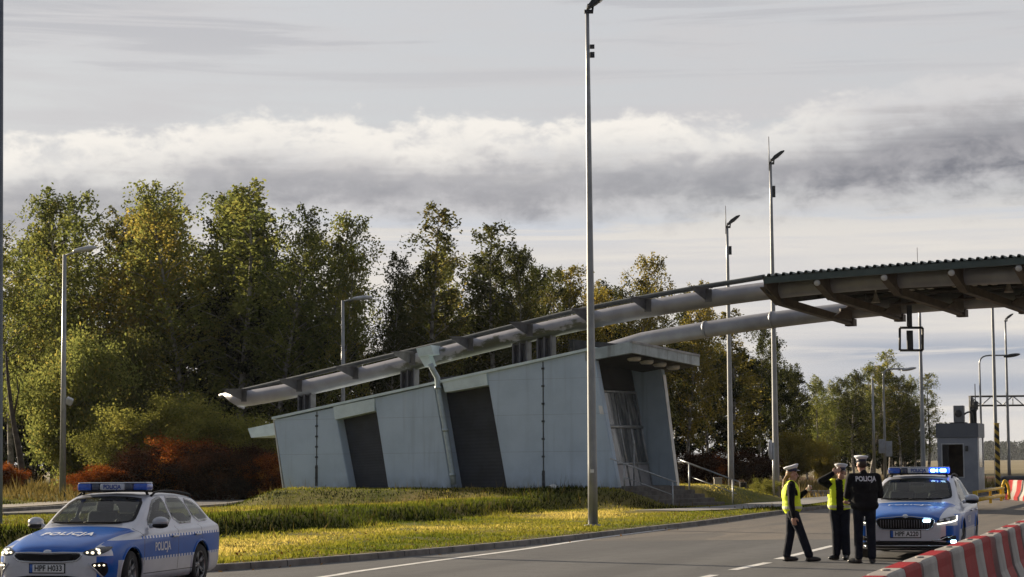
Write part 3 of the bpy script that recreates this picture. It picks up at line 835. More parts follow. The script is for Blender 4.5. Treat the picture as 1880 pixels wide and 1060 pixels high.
# small floodlights on the beams and bell lamps that hang from the deck
FLOOD = mat('floodlight_case', (.42, .36, .29), .5, base2=(.3, .25, .2), scale=6)
for i, (px, py) in enumerate(((1595, 563), (1692, 553), (1801, 545))):
    p = fc(px, py, w=WT2-2.0); t = thing('floodlight', p, ('boxy floodlight hung first from the left under the arched road roof', 'boxy floodlight hung between the two bell lamps under the road roof', 'boxy floodlight hung beside the right bell lamp under the road roof')[i], 'floodlight', 'floodlights under the road roof')
    MB().rbox(p, (.36, .2, .22), .03, Matrix.Rotation(R(-30), 3, 'Z')).build('case', FLOOD, t)
    MB().tube([p+Vector((-.1, 0, .1)), p+Vector((-.1, 0, .62))], .025, 6).build('bracket', DARKST, t)
BELL = mat('bell_lamp', (.5, .46, .40), .45, base2=(.38, .34, .3), scale=5)
for i, (px, y0, y1) in enumerate(((1608, 531, 556), (1852, 510, 537))):
    w = 4.0; a = fc(px, y0, w=w); b_ = fc(px, y1, w=w)
    t = thing('bell_lamp', b_, ('pale bell lamp hanging under the road roof above the police officers', 'pale bell lamp hanging under the road roof above the striped post')[i], 'lamp', 'bell lamps under the road roof')
    MB().tube([Vector((b_.x, b_.y, a.z+.5)), b_+Vector((0, 0, .3))], .03, 6).build('stem', BELL, t)
    MB().lathe([(.03, .36), (.06, .3), (.09, .18), (.16, .04), (.17, 0), (.0, .02)], b_, 16).build('shade', BELL, t)
# empty sign frame that hangs over the lane
p0 = at(1673, 602, 78.5); t = thing('overhead_sign', p0, 'empty dark sign frame hanging from the road roof over the lane', 'sign frame')
q = lambda px, py: hit(px, py, p0, Vector((.12, -1, 0)))
mb = MB()
for a, b_ in (((1652, 602), (1694, 602)), ((1694, 602), (1694, 643.5)), ((1694, 643.5), (1652, 643.5)), ((1652, 643.5), (1652, 602))): mb.tube([q(*a), q(*b_)], .045, 4)
mb.build('frame', DARKST, t)
mb = MB(); mb.prism([q(1665, 607), q(1676, 607), q(1677, 642), q(1666, 642)], Vector((0, .12, 0))); mb.build('centre_bar', DARKST, t)
mb = MB(); mb.prism([q(1665.5, 560), q(1674, 560), q(1675, 602), q(1666, 602)], Vector((0, .14, 0))); mb.build('drop_post', DARKST, t)
# ------------------------------------------------------------------ lamp masts, signs, booth, barriers
POLE = mat('mast_paint', (.34, .35, .36), .42, base2=(.25, .26, .27), scale=1.5, metal=.35, streak=(.2, .2, .205))
POLEB = mat('mast_bluegrey', (.16, .19, .24), .5, base2=(.12, .14, .18), scale=2)
HEAD = mat('lamp_head_dark', (.035, .037, .042), .5, base2=(.025, .026, .03), scale=4)
HEADL = mat('lamp_head_pale', (.55, .56, .58), .4, base2=(.42, .43, .45), scale=4, metal=.2)
GLASS = mat('lamp_glass', (.6, .6, .58), .25, base2=(.5, .5, .48), scale=5)

def gbase(px, Y):
    p = at(px, 850, Y); return Vector((p.x, p.y, gz(p.x, p.y) if abs(p.x) < 60 else 0))
def ztop(px, py, Y): return at(px, py, Y).z

def mast(px, Y, top_py, rb, rt, label, rod=None, head='flood', bits=(), z=None, hide=False):
    b = gbase(px, Y)
    if z is not None: b.z = z
    zt = ztop(px, top_py, Y); t = thing('lamp_mast', b, label, 'lamp mast', 'floodlight masts')
    n = 8; path = [b + Vector((0, 0, (zt-b.z+.1)*i/n - .1)) for i in range(n+1)]
    MB().tube(path, [rb+(rt-rb)*i/n for i in range(n+1)], 14).build('pole', POLE, t)
    MB().lathe([(rb*2.1, -.12), (rb*2.1, .03), (rb*1.2, .05), (rb, .06)], b, 16).build('base_plate', STEEL, t)
    e = Vector((b.x, b.y, zt)); s = .66
    if head == 'flood':
        mb = MB(); mb.box(e+Vector((.04, 0, .02)), (.36*s, .16*s, .09)); mb.tube([e+Vector((.2, 0, 0))*s, e+Vector((.24, 0, .32))*s], .05*s, 6); mb.tube([e+Vector((-.02, 0, 0)), e+Vector((.05, 0, .34))*s], .05*s, 6)
        mb.build('yoke', HEAD, t)
        M = Euler((0, R(-35), R(0))).to_matrix()
        mb = MB(); c = e+Vector((.42, 0, .52))*s; prof = [(-.55, -.10), (-.50, .02), (-.15, .13), (.35, .12), (.62, .02), (.60, -.05), (-.1, -.13)]
        mb.prism([c + M @ Vector((x, -.24, z_))*s for x, z_ in prof], M @ Vector((0, .48*s, 0)))
        h = fix_normals(mb.build('lamp_head', HEAD, t, bevel=.02))
        mb = MB(); mb.box(c + M @ Vector((.25, 0, -.09))*s, (.5*s, .36*s, .03), M @ Euler((0, R(-8), 0)).to_matrix()); o = mb.build('glass', GLASS, t)
    if rod is not None:
        zr = ztop(px, rod, Y); MB().tube([e+Vector((-.06, 0, -.3)), Vector((e.x-.06, e.y, zr))], [.03, .018], 6).build('lightning_rod', STEEL, t)
    for dz, sz in bits:
        zz = ztop(px, dz, Y); MB().box(Vector((b.x+rt+.07, b.y, zz)), (.12, .12, sz)).build('clamp', HEAD, t)
    return t, b
M1, b1 = mast(1087.5, 57.5, 23, .135, .05, 'tall grey floodlight mast on the grass verge in front of the concrete building', bits=((86, .1), (101, .14)))
MB().box(Vector((b1.x-.01, b1.y-.125, ztop(1086, 865, 57.5))), (.09, .02, .09)).build('sticker', mat('white_plate'), M1)
mast(1424.5, 95, 301, .15, .055, 'tall floodlight mast by the round sign, crossing in front of the road roof', rod=251, bits=((352, .5),))
mast(1342, 102, 418, .15, .06, 'floodlight mast behind the far handrail of the entrance steps', rod=378, bits=((460, .4),))
mast(1695, 115, 540, .14, .06, 'dark mast behind the empty sign frame and the right police car', rod=455, head='flood', z=0)
mast(1829.5, 118, 470, .12, .06, 'thin dark mast rising right behind the black and yellow post', head=None, z=0)
mast(1852.5, 165, 590, .13, .07, 'slim far mast with a small dark lamp head near the right edge', z=0)
mast(-8, 50, -160, .17, .05, 'blue grey mast cut by the left edge beside the left police car', head=None)
for o in COL.objects:
    if o.parent and o.parent.get('label', '').startswith('blue grey mast') and o.name.startswith('pole'): o.data.materials[0] = POLEB

def arm_lamp(px, Y, top_py, tip, label, r=.07, head=HEADL, curved=False, z=None, pole=POLE):
    b = gbase(px, Y)
    if z is not None: b.z = z
    zt = ztop(px, top_py, Y); tipp = at(*tip, Y); e = Vector((b.x, b.y, zt))
    t = thing('street_lamp', b, label, 'street lamp', 'street lamps with side arms')
    if curved:
        c = Vector((e.x+.0, e.y, tipp.z)); c2 = c.lerp(tipp, .3); arc = [e.lerp(c, k).lerp(c.lerp(c2, k), k) for k in (0, .2, .4, .6, .8, 1)]+[tipp]
        MB().tube([b, b.lerp(e, .5)] + arc, [r*1.3, r] + [r*.7]*7, 10).build('pole', pole, t)
    else:
        MB().tube([b-Vector((0, 0, .2)), b.lerp(e, .5), e], [r*1.8, r*1.35, r], 12).build('pole', pole, t)
        MB().tube([e+Vector((0, 0, -.05)), e.lerp(tipp, .65)], r*.55, 8).build('arm', pole, t)
    mb = MB(); d = (tipp-e); d.z *= .6; d.normalize(); c = tipp - d*.1
    M = Matrix((d, Vector((-d.y, d.x, 0)).normalized(), d.cross(Vector((-d.y, d.x, 0)).normalized()))).transposed()
    mb.ell(c, (.62, .17, .13), M, 14, 8); mb.build('lamp_head', head, t)
    return t, b
L1, lb = arm_lamp(115.5, 105, 468, (160, 457), 'grey street lamp with a pale head before the left wood', r=.09)
pz = at(127, 737, 105); mb = MB(); mb.tube([Vector((lb.x, lb.y, pz.z-.1)), pz-Vector((0, 0, .1))], .03, 6)
mb.build('bracket_arm', HEADL, L1); MB().rbox(pz, (.34, .26, .36), .06, Euler((R(20), R(25), 0)).to_matrix()).build('camera_housing', HEADL, L1)
arm_lamp(630, 125, 552, (668, 547), 'street lamp with a short arm standing behind the left part of the concrete building', r=.085)
arm_lamp(1625, 172, 692, (1671, 677.5), 'far street lamp with a curved arm in front of the distant trees', r=.10, curved=True, z=0)
arm_lamp(1803, 152, 668, (1860, 652.5), 'street lamp with a long curved arm behind the guard booth', r=.08, curved=True, z=0, head=HEAD)
b = gbase(1605, 170); b.z = 0
t = thing('pole', b, 'bare pale pole without a lamp in front of the distant trees', 'pole')
MB().tube([b, Vector((b.x, b.y, ztop(1605, 697, 170)))], [.12, .08], 10).build('shaft', POLE, t); MB().lathe([(.2, 0), (.2, .06), (.12, .08)], b, 12).build('base_plate', STEEL, t)
# boxy sign on the far lamp
p = at(1625, 822, 171.5); t = thing('traffic_sign', p, 'pale square sign panels fixed on the far curved street lamp', 'traffic sign')
mb = MB(); mb.rbox(p+Vector((-.25, 0, .1)), (.5, .08, 1.1), .02); mb.build('panel', mat('sign_back', (.34, .37, .42), .5, base2=(.26, .28, .32)), t)
MB().rbox(p+Vector((.30, .02, -.1)), (.5, .08, 1.2), .02).build('panel', mat('sign_back'), t)

# round sign seen almost edge-on from behind
p = at(1415.5, 826, 92); b = gbase(1420, 92); t = thing('traffic_sign', b, 'round traffic sign seen almost edge-on beside the tall mast', 'traffic sign')
MB().tube([b-Vector((0, 0, .1)), Vector((b.x, b.y, p.z+.3))], .042, 10).build('post', GALV, t)
Mx = Euler((R(90), 0, R(68))).to_matrix()
MB().lathe([(0, -.012), (.40, -.012), (.415, 0), (.40, .012), (0, .012)], Vector((b.x-.1, b.y, p.z)), 28, Mx).build('sign_disc', mat('sign_back'), t)
# little concrete cabinets and a bin by the path
CAB = mat('cabinet_concrete', (.33, .30, .26), .85, base2=(.24, .22, .19), scale=3, bump=.3)
for px, Y, y0, wd, lab in ((1317.5, 97, 879, .34, 'taller pale concrete cabinet beside the entrance steps'), (1306, 95.5, 891, .3, 'shorter pale concrete cabinet beside the entrance steps')):
    b = gbase(px, Y); zt = ztop(px, y0, Y); t = thing('meter_cabinet', b, lab, 'cabinet', 'cabinets by the entrance steps')
    MB().rbox(Vector((b.x, b.y, (b.z+zt)/2-.1)), (wd, .3, zt-b.z+.2), .02).build('case', CAB, t)
    MB().rbox(Vector((b.x, b.y, zt+.02)), (wd+.05, .35, .06), .02).build('lid', CAB, t)
    MB().rbox(Vector((b.x, b.y-.15, (b.z+zt)/2)), (wd*.7, .02, (zt-b.z)*.6), .005).build('door', CAB, t)
b = gbase(1363.5, 93); t = thing('litter_bin', b, 'black litter bin on a leg at the end of the far handrail', 'bin')
MB().lathe([(.13, .12), (.15, .14), (.16, .68), (.165, .70), (.14, .71), (.12, .55)], b, 20).build('drum', BLACK, t)
MB().tube([b-Vector((0, 0, .1)), b+Vector((0, 0, .13))], .03, 8).build('leg', DARKST, t)
p = hit(1015, 899, Vector((2.1, 81.4, .7)), FN); mb = MB(); z_ = gz(p.x, p.y-.6)
mb.v = []; 
vs = [Vector((p.x+.17*math.cos(a)*(1+.3*math.sin(3*a)), p.y-.6+.12*math.sin(a), z_+.05+.06*math.sin(2*a+1))) for a in [R(q) for q in range(0, 360, 30)]]
c = Vector((p.x, p.y-.6, z_+.17)); mb.add(vs+[c], [(i, (i+1) % 12, 12) for i in range(12)], True)
tag(mb.build('paper_scrap', mat('paper', (.75, .75, .73), .8)), 'crumpled white scrap of paper on the mound below the right wall', 'litter')

# ---- guard booth on its island
RD = Vector((.327, .945, 0)); RS = Vector((.945, -.327, 0))            # along and across the road
island_c = gnd(1795, 905, .15)
b0 = gnd(1797, 902.5, .15)                                             # near right corner of the booth
def bp(a, l, z): return b0 + RS*a + RD*l + Vector((0, 0, z-.15))
mb = MB(); pr = [bp(-2.5, -10, 0), bp(-1.7, -11, 0), bp(-.6, -11, 0), bp(.5, -10, 0), bp(.5, 9, 0), bp(-2.5, 9, 0)]
mb.prism([Vector((q.x, q.y, -.02)) for q in pr], (0, 0, .17)); struct(fix_normals(mb.build('traffic_island', CONC)))
BW, BD = 2.0, 2.5; zt = ztop(1797, 777, b0.y); zf_ = ztop(1797, 803.5, b0.y)
BOOTHW = mat('booth_panel', (.27, .29, .335), .5, base2=(.22, .24, .28), scale=1.6, bump=.05)
BOOTHF = mat('booth_fascia', (.10, .115, .14), .5, base2=(.12, .13, .155), scale=2)
BOOTHS = mat('booth_side', (.46, .44, .42), .5, base2=(.36, .35, .34), scale=2)
BT = thing('guard_booth', bp(-BW/2, BD/2, .15), 'small grey guard booth with an open window on the traffic island', 'guard booth')
def bbox(name, a0, a1, l0, l1, z0_, z1_, m, par=BT, **k):
    mb = MB(); mb.prism([bp(a0, l0, z0_), bp(a1, l0, z0_), bp(a1, l1, z0_), bp(a0, l1, z0_)], (0, 0, z1_-z0_)); return fix_normals(mb.build(name, m, par, **k))
bbox('roof', -BW-.05, .05, -.05, BD+.05, zf_, zt, BOOTHF, bevel=.02)
zw0, zw1 = ztop(1750, 876, b0.y), ztop(1750, 816, b0.y)
wx0, wx1 = -BW+.24, -BW+1.27
bbox('wall', -BW, wx0, 0, .1, .15, zf_-.002, BOOTHW); bbox('wall', wx1, -.25, 0, .1, .15, zf_-.002, BOOTHW)
bbox('wall', wx0+.001, wx1-.001, .002, .1, .15, zw0, BOOTHW); bbox('wall', wx0+.001, wx1-.001, .002, .1, zw1, zf_-.003, BOOTHW)
bbox('wall', -BW, -BW+.1, .101, BD, .15, zf_-.002, BOOTHW); bbox('wall', -BW+.101, -.101, BD-.1, BD, .15, zf_-.002, BOOTHW)
bbox('corner_post', -.249, 0, -.02, .15, .15, zf_-.001, BOOTHW)
bbox('side_wall', -.1, -.002, .151, BD-.001, .15, 1.35, BOOTHS); bbox('side_wall', -.1, -.002, .151, .6, 1.351, zf_-.003, BOOTHS)
bbox('window', -.07, -.03, .601, BD-.25, 1.351, zf_-.004, mat('booth_glass', (.10, .11, .12), .15, base2=(.3, .28, .26), scale=1.5, coat=.5)); bbox('side_wall', -.1, -.002, BD-.249, BD-.002, 1.351, zf_-.003, BOOTHS)
bbox('interior', -BW+.101, -.101, 1.5, 1.56, .2, zf_-.1, mat('booth_interior', (.10, .07, .045), .8, base2=(.06, .04, .03), scale=3))
bbox('blind', wx0, wx0+.32, .03, .06, zw0, zw1, mat('booth_blind', (.02, .018, .02), .8))
mb = MB()
for a0, a1, z0_, z1_ in ((wx0-.05, wx0, zw0-.05, zw1+.05), (wx1, wx1+.05, zw0-.05, zw1+.05), (wx0, wx1, zw0-.05, zw0), (wx0, wx1, zw1, zw1+.05)):
    mb.prism([bp(a0, -.03, z0_), bp(a1, -.03, z0_), bp(a1, .004, z0_), bp(a0, .004, z0_)], (0, 0, z1_-z0_))
fix_normals(mb.build('window_frame', HEADL, BT))
bbox('call_box', wx1+.12, wx1+.26, -.09, -.002, zw1-.35, zw1-.08, HEAD, bevel=.01)
# roof unit with its pipe
za = ztop(1762, 745, b0.y+1); AC = thing('air_conditioner', bp(-1.0, .8, zt), 'grey air conditioner unit standing on the roof of the guard booth', 'air conditioner')
mb = MB(); mb.prism([bp(-1.23, .5, zt+.06), bp(-.72, .5, zt+.06), bp(-.72, 1.0, zt+.06), bp(-1.23, 1.0, zt+.06)], (0, 0, za-zt-.06)); fix_normals(mb.build('case', mat('unit_case', (.20, .205, .22), .5, base2=(.14, .145, .16), scale=3), AC, bevel=.02))
mb = MB(); mb.lathe([(.03, 0), (.17, 0), (.19, .02), (.17, .035), (.03, .03)], bp(-.975, .47, (za+zt)/2+.05), 20, Euler((R(90), 0, R(-19))).to_matrix()); mb.build('fan_grille', DARKST, AC)
mb = MB(); mb.prism([bp(-1.4, .45, zt+.004), bp(-.6, .45, zt+.004), bp(-.6, 1.05, zt+.004), bp(-1.4, 1.05, zt+.004)], (0, 0, .055)); fix_normals(mb.build('base_frame', DARKST, AC))
mb = MB(); mb.tube(catmull([bp(-.72, .7, za-.45), bp(-.58, .7, za-.36), bp(-.42, .7, za-.34), bp(-.30, .7, za-.5), bp(-.27, .7, zt)], 5), .045, 8); mb.build('pipe', DARKST, AC)
mb = MB(); mb.lathe([(.14, 0), (.14, .62), (.17, .64), (.17, .72), (0, .73)], bp(-.27, 1.0, zt), 14)
mb.tube([bp(-.27, 1.0, zt+.7), bp(-.27, 1.0, zt+1.2)], .03, 6); tag(mb.build('roof_vent', HEAD), 'dark vent pipe on the booth roof right of the air conditioner', 'vent')
# yellow guard rail, striped post
YEL = mat('yellow_paint', (.80, .52, .015), .45, base2=(.62, .39, .015), scale=3, bump=.1)
GR = thing('guard_rail', bp(0, -3, .15), 'yellow steel guard rail round the front of the booth island', 'guard rail')
def yb(name, a, b_, r, m=YEL): mb = MB(); mb.tube([a, b_], r, 8); mb.build(name, m, GR)
ra, rb = gnd(1791, 928, .15), gnd(1843, 917, .15)
ha, hb = ztop(1791, 902, ra.y), ztop(1841, 894, rb.y)
for f in (0, .5, .9):
    q = ra.lerp(rb, f); mb = MB(); zz = ha+(hb-ha)*f
    mb.box(Vector((q.x, q.y, (zz+.15)/2-.02)), (.17 if f == 0 else .10, .12, zz-.1), Matrix.Rotation(R(-19), 3, 'Z')); mb.build('post', YEL, GR)
for fz, r in ((.93, .05), (.35, .07)):
    yb('rail', Vector((ra.x, ra.y, .15+(ha-.15)*fz)), Vector((rb.x, rb.y, .15+(hb-.15)*fz)), r)
q0 = rb + Vector((-.1, -.3, 0))
yb('hoop', q0, q0+Vector((.0, 0, .55)), .06); mb = MB(); mb.tube(catmull([q0+Vector((0, 0, .55)), q0+Vector((.12, .1, .74)), q0+Vector((.27, .2, .5)), q0+Vector((.3, .2, 0))], 4), .06, 8); mb.build('hoop', YEL, GR)
sp_ = gnd(1833, 905, .15); zs_ = ztop(1832.5, 778, sp_.y)
SPm = bpy.data.materials.new('hazard_stripes'); SPm.use_nodes = True; nt = SPm.node_tree; b = nt.nodes['Principled BSDF']
X, Y, Z = xyz(nt, 'Object'); st_ = ((X*.9 + Z)*2.55).frac().gt(.5); nt.links.new(mix(nt, st_, (.50, .33, .04), (.012, .012, .013)), b.inputs['Base Color']); b.inputs['Roughness'].default_value = .5
t = thing('hazard_post', sp_, 'square black and yellow striped post beside the booth island', 'post')
MB().rbox(Vector((sp_.x, sp_.y, (zs_+.15)/2)), (.23, .23, zs_-.15), .015, Matrix.Rotation(R(-12), 3, 'Z')).build('post', SPm, t); MB().rbox(Vector((sp_.x, sp_.y, zs_+.012)), (.25, .25, .03), .01).build('cap', YEL, t)
# crash cushion of dark drums behind
cc = gnd(1852, 907, 0); t = thing('crash_cushion', cc, 'low dark crash cushion with pale bands behind the yellow rail', 'crash cushion')
zc_ = ztop(1852, 874, cc.y)
mb = MB(); mb.rbox(Vector((cc.x+.45, cc.y+.8, zc_/2)), (1.5, 1.4, zc_), .25); mb.build('drum', mat('cushion_rubber', (.03, .032, .036), .6, base2=(.05, .05, .055), scale=3), t)
for k in range(3):
    MB().rbox(Vector((cc.x-.22, cc.y+.4, .12+.24*k)), (.36, .5, .1), .04).build('band', mat('cushion_band', (.45, .45, .46), .6), t)
# sign gantry far behind
Y = 175.0; g0 = at(1782, 745, Y); zt_, zb_ = ztop(1783, 728, Y), ztop(1783, 745, Y)
t = thing('sign_gantry', Vector((g0.x, Y, 0)), 'steel lattice gantry reaching out over the road behind the booth', 'gantry')
GX0, GX1 = g0.x, g0.x+34
mb = MB()
for zz in (zt_, zb_):
    for dy in (0, .7): mb.tube([(GX0, Y+dy, zz), (GX1, Y+dy, zz)], .075, 6)
mb.build('chord', DARKST, t)
mb = MB(); nb = 40
for i in range(nb):
    xa, xb = GX0+(GX1-GX0)*i/nb, GX0+(GX1-GX0)*(i+1)/nb
    mb.tube([(xa, Y, zb_ if i % 2 else zt_), (xb, Y, zt_ if i % 2 else zb_)], .045, 5)
    if i % 4 == 0: mb.tube([(xa, Y, zb_), (xa, Y, zt_)], .04, 5)
mb.build('lattice', STEEL, t)
for xx in (GX0+.1, GX1-.1):
    MB().tube([(xx, Y+.35, 0), (xx, Y+.35, zt_)], .17, 10).build('column', DARKST, t)
b = gbase(1793.5, 160); b.z = 0; t = thing('antenna_mast', b, 'thin short antenna mast just left of the long curved street lamp', 'antenna')
MB().tube([b, Vector((b.x, b.y, ztop(1793, 705, 160)))], [.09, .03], 8).build('shaft', DARKST, t); MB().rbox(Vector((b.x, b.y, ztop(1793, 745, 160))), (.34, .3, .6), .03).build('box', DARKST, t)

# ---- red and white plastic barriers
def plastic(name, base, base2):
    m = bpy.data.materials.new(name); m.use_nodes = True; nt = m.node_tree; b = nt.nodes['Principled BSDF']
    X, Y, Z = xyz(nt, 'Object'); P = vec(nt, X, Y, Z)
    c = mix(nt, noise_v(nt, P, 2.2, 6).sstep(.35, .7), base, base2)
    scuff = noise_v(nt, vec(nt, X*.8, Y*1.2, Z*7), 3.2, 7, .7).sstep(.58, .75)
    c = mix(nt, scuff*(.5 if base[1] > .2 else .2), c, (.24, .15, .13))
    c = mix(nt, (Z*-4.0+.75).clamp()*noise_v(nt, P, 6, 5).sstep(.3, .7)*.5, c, (.11, .09, .075))
    nt.links.new(c, b.inputs['Base Color']); b.inputs['Roughness'].default_value = .6
    b.inputs['Specular IOR Level'].default_value = .08
    bp = nt.nodes.new('ShaderNodeBump'); bp.inputs['Strength'].default_value = .35; bp.inputs['Distance'].default_value = .02
    nt.links.new(noise_v(nt, P, 5, 4).s, bp.inputs['Height']); nt.links.new(bp.outputs[0], b.inputs['Normal']); return m
PRED = plastic('red_plastic', (.34, .006, .008), (.25, .005, .007)); PWHT = plastic('white_plastic', (.42, .385, .355), (.31, .28, .255))
BH = .85; PROF = [(.29, 0), (.29, .13), (.25, .20), (.165, .40), (.115, .72), (.11, .80), (.10, .835), (.085, BH)]
def half_bm(L0, L1, e0, e1):
    "one half of a barrier from L0 to L1 along its length; e0/e1 round its free ends"
    full = [(-w, z_) for w, z_ in PROF] + [(w, z_) for w, z_ in reversed(PROF)]
    st = []
    for k, l in enumerate(np.linspace(L0, L1, 9)):
        q = 1.0
        if e0 and k == 0: q = .93
        if e1 and k == 8: q = .93
        st.append((l, q))
    vs = []; n = len(full)
    for l, q in st:
        for w, z_ in full: vs.append(Vector((w*q, l, z_*(1-(1-q)*.25))))
    fs = [(i*n+j, i*n+(j+1) % n, (i+1)*n+(j+1) % n, (i+1)*n+j) for i in range(len(st)-1) for j in range(n)]
    fs += [tuple(reversed(range(n))), tuple((len(st)-1)*n+j for j in range(n))]
    return MB().add(vs, fs)
seams = [gnd(px, py, BH) for px, py in ((1628, 1056), (1694.5, 1031), (1745, 1010), (1790, 995.5), (1823, 983.6), (1851, 973), (1873, 964))]
dv = (seams[-1]-seams[0]); dv.z = 0; L = dv.length/6; dv.normalize()
BARL = ['red and white plastic barrier cut by the bottom edge, nearest of the row', 'second nearest red and white barrier, its top just in the picture',
        'third red and white barrier of the row from the bottom edge', 'fourth red and white barrier of the row from the bottom edge',
        'fifth red and white barrier, below the wheel of the right police car', 'sixth red and white barrier, right of the police car',
        'seventh red and white barrier, second last before the right edge', 'red and white barrier cut by the right edge of the picture',
        'far end red and white barrier of the front row']
rzb = math.atan2(-dv.x, dv.y); side_ = Vector((dv.y, -dv.x, 0))
bar0 = None
for i in range(-1, 8):
    if 0 <= i < 6:
        a = seams[i]; e = seams[i+1]
    else:
        a = seams[0]+dv*L*i if i < 0 else seams[6]+dv*L*(i-6); e = a+dv*L
    d = (e-a); d.z = 0; Lr = d.length; rz_ = math.atan2(-d.x, d.y)
    loc = (a+e)/2 - Vector((d.y, -d.x, 0)).normalized()*.09; loc.z = 0.004
    if bar0 is None:
        bar0 = thing('barrier', loc, BARL[0], 'barrier', 'front row of red and white barriers'); r0 = bar0
        h = L/2
        fix_normals(half_bm(-h+.012, -.115, True, False).build('white_half', PWHT, bar0, local=True, bevel=.008))
        fix_normals(half_bm(-.109, h-.012, False, True).build('red_half', PRED, bar0, local=True, bevel=.008))
        MB().lathe([(.04, BH-.01), (.04, BH+.012), (0, BH+.013)], (0, -h*.5, 0), 14).build('filler_cap', PWHT, bar0, local=True)
    else: r0 = copy_tree(bar0)
    r0['label'] = BARL[i+1]; r0.location = loc; r0.rotation_euler = (0, 0, rz_ + rng.normal()*.011); r0.scale = (1, Lr/L*.988, 1); r0.location.x += rng.normal()*.018
# the other barrier across the lane, far right
p = gnd(1857, 917.5, 0); q = gnd(1925, 922, 0); d = (q-p); Ld = d.length
t = thing('striped_barrier', (p+q)/2, 'far barrier with narrow red and white stripes at the right edge, by the booth', 'barrier')
t.rotation_euler = (0, 0, math.atan2(d.y, d.x)-math.pi/2); nS = 8
for k in range(nS):
    l0, l1 = -Ld/2+Ld*k/nS, -Ld/2+Ld*(k+1)/nS
    fix_normals(half_bm(l0+.001, l1-.001, k == 0, k == nS-1).build('red_stripe' if k % 2 == 0 else 'white_stripe', PRED if k % 2 == 0 else PWHT, t, local=True))
# ------------------------------------------------------------------ trees, bushes, grass
def leaf_mat(name, c1, c2, c3, trans=.45):
    "leaf colours differ leaf by leaf (attribute) and tree by tree"
    m = bpy.data.materials.new(name); m.use_nodes = True; nt = m.node_tree
    for n in list(nt.nodes): nt.nodes.remove(n)
    out = nt.nodes.new('ShaderNodeOutputMaterial'); at_ = nt.nodes.new('ShaderNodeAttribute'); at_.attribute_name = 'tint'
    oi = nt.nodes.new('ShaderNodeObjectInfo'); tv = V(nt, at_.outputs['Fac']); rv = V(nt, oi.outputs['Random'])
    k = (tv*.8 + rv*.35 - .08).clamp()
    c1, c2, c3 = (tuple(q*.78 for q in c_) for c_ in (c1, c2, c3))
    c = mix(nt, k.sstep(.0, .55), c1, c2); c = mix(nt, k.sstep(.62, 1.0), c, c3)
    d = nt.nodes.new('ShaderNodeBsdfDiffuse'); tr = nt.nodes.new('ShaderNodeBsdfTranslucent'); mx = nt.nodes.new('ShaderNodeMixShader')
    nt.links.new(c, d.inputs[0]); nt.links.new(c, tr.inputs[0]); mx.inputs[0].default_value = trans
    nt.links.new(d.outputs[0], mx.inputs[1]); nt.links.new(tr.outputs[0], mx.inputs[2]); nt.links.new(mx.outputs[0], out.inputs[0]); return m

def quads(name, C, U, Vv, tint, m):
    "leaf-sized faces from centres and half axes"
    n = len(C); vs = np.empty((n, 4, 3)); vs[:, 0] = C-U; vs[:, 1] = C-Vv*.8; vs[:, 2] = C+U; vs[:, 3] = C+Vv*.8
    me = bpy.data.meshes.new(name); me.vertices.add(n*4); me.vertices.foreach_set('co', vs.reshape(-1))
    me.loops.add(n*4); me.loops.foreach_set('vertex_index', np.arange(n*4, dtype=np.int32))
    me.polygons.add(n); me.polygons.foreach_set('loop_start', np.arange(0, n*4, 4, dtype=np.int32))
    a = me.attributes.new('tint', 'FLOAT', 'POINT'); a.data.foreach_set('value', np.repeat(tint, 4).astype(np.float32))
    me.materials.append(m); me.update(); return me

def rand_axes(n, size, g, flat=0.0):
    u = g.normal(size=(n, 3)); u /= np.linalg.norm(u, axis=1)[:, None]
    w = g.normal(size=(n, 3)); v = np.cross(u, w); v /= np.linalg.norm(v, axis=1)[:, None]
    s = size*(.65+.7*g.random(n))[:, None]
    return u*s, v*s*.72

BARK = mat('birch_bark', (.34, .32, .29), .85, base2=(.07, .06, .055), scale=3.0, bump=.4)
DBARK = mat('dark_bark', (.075, .06, .048), .9, base2=(.04, .033, .028), scale=3.0, bump=.5)

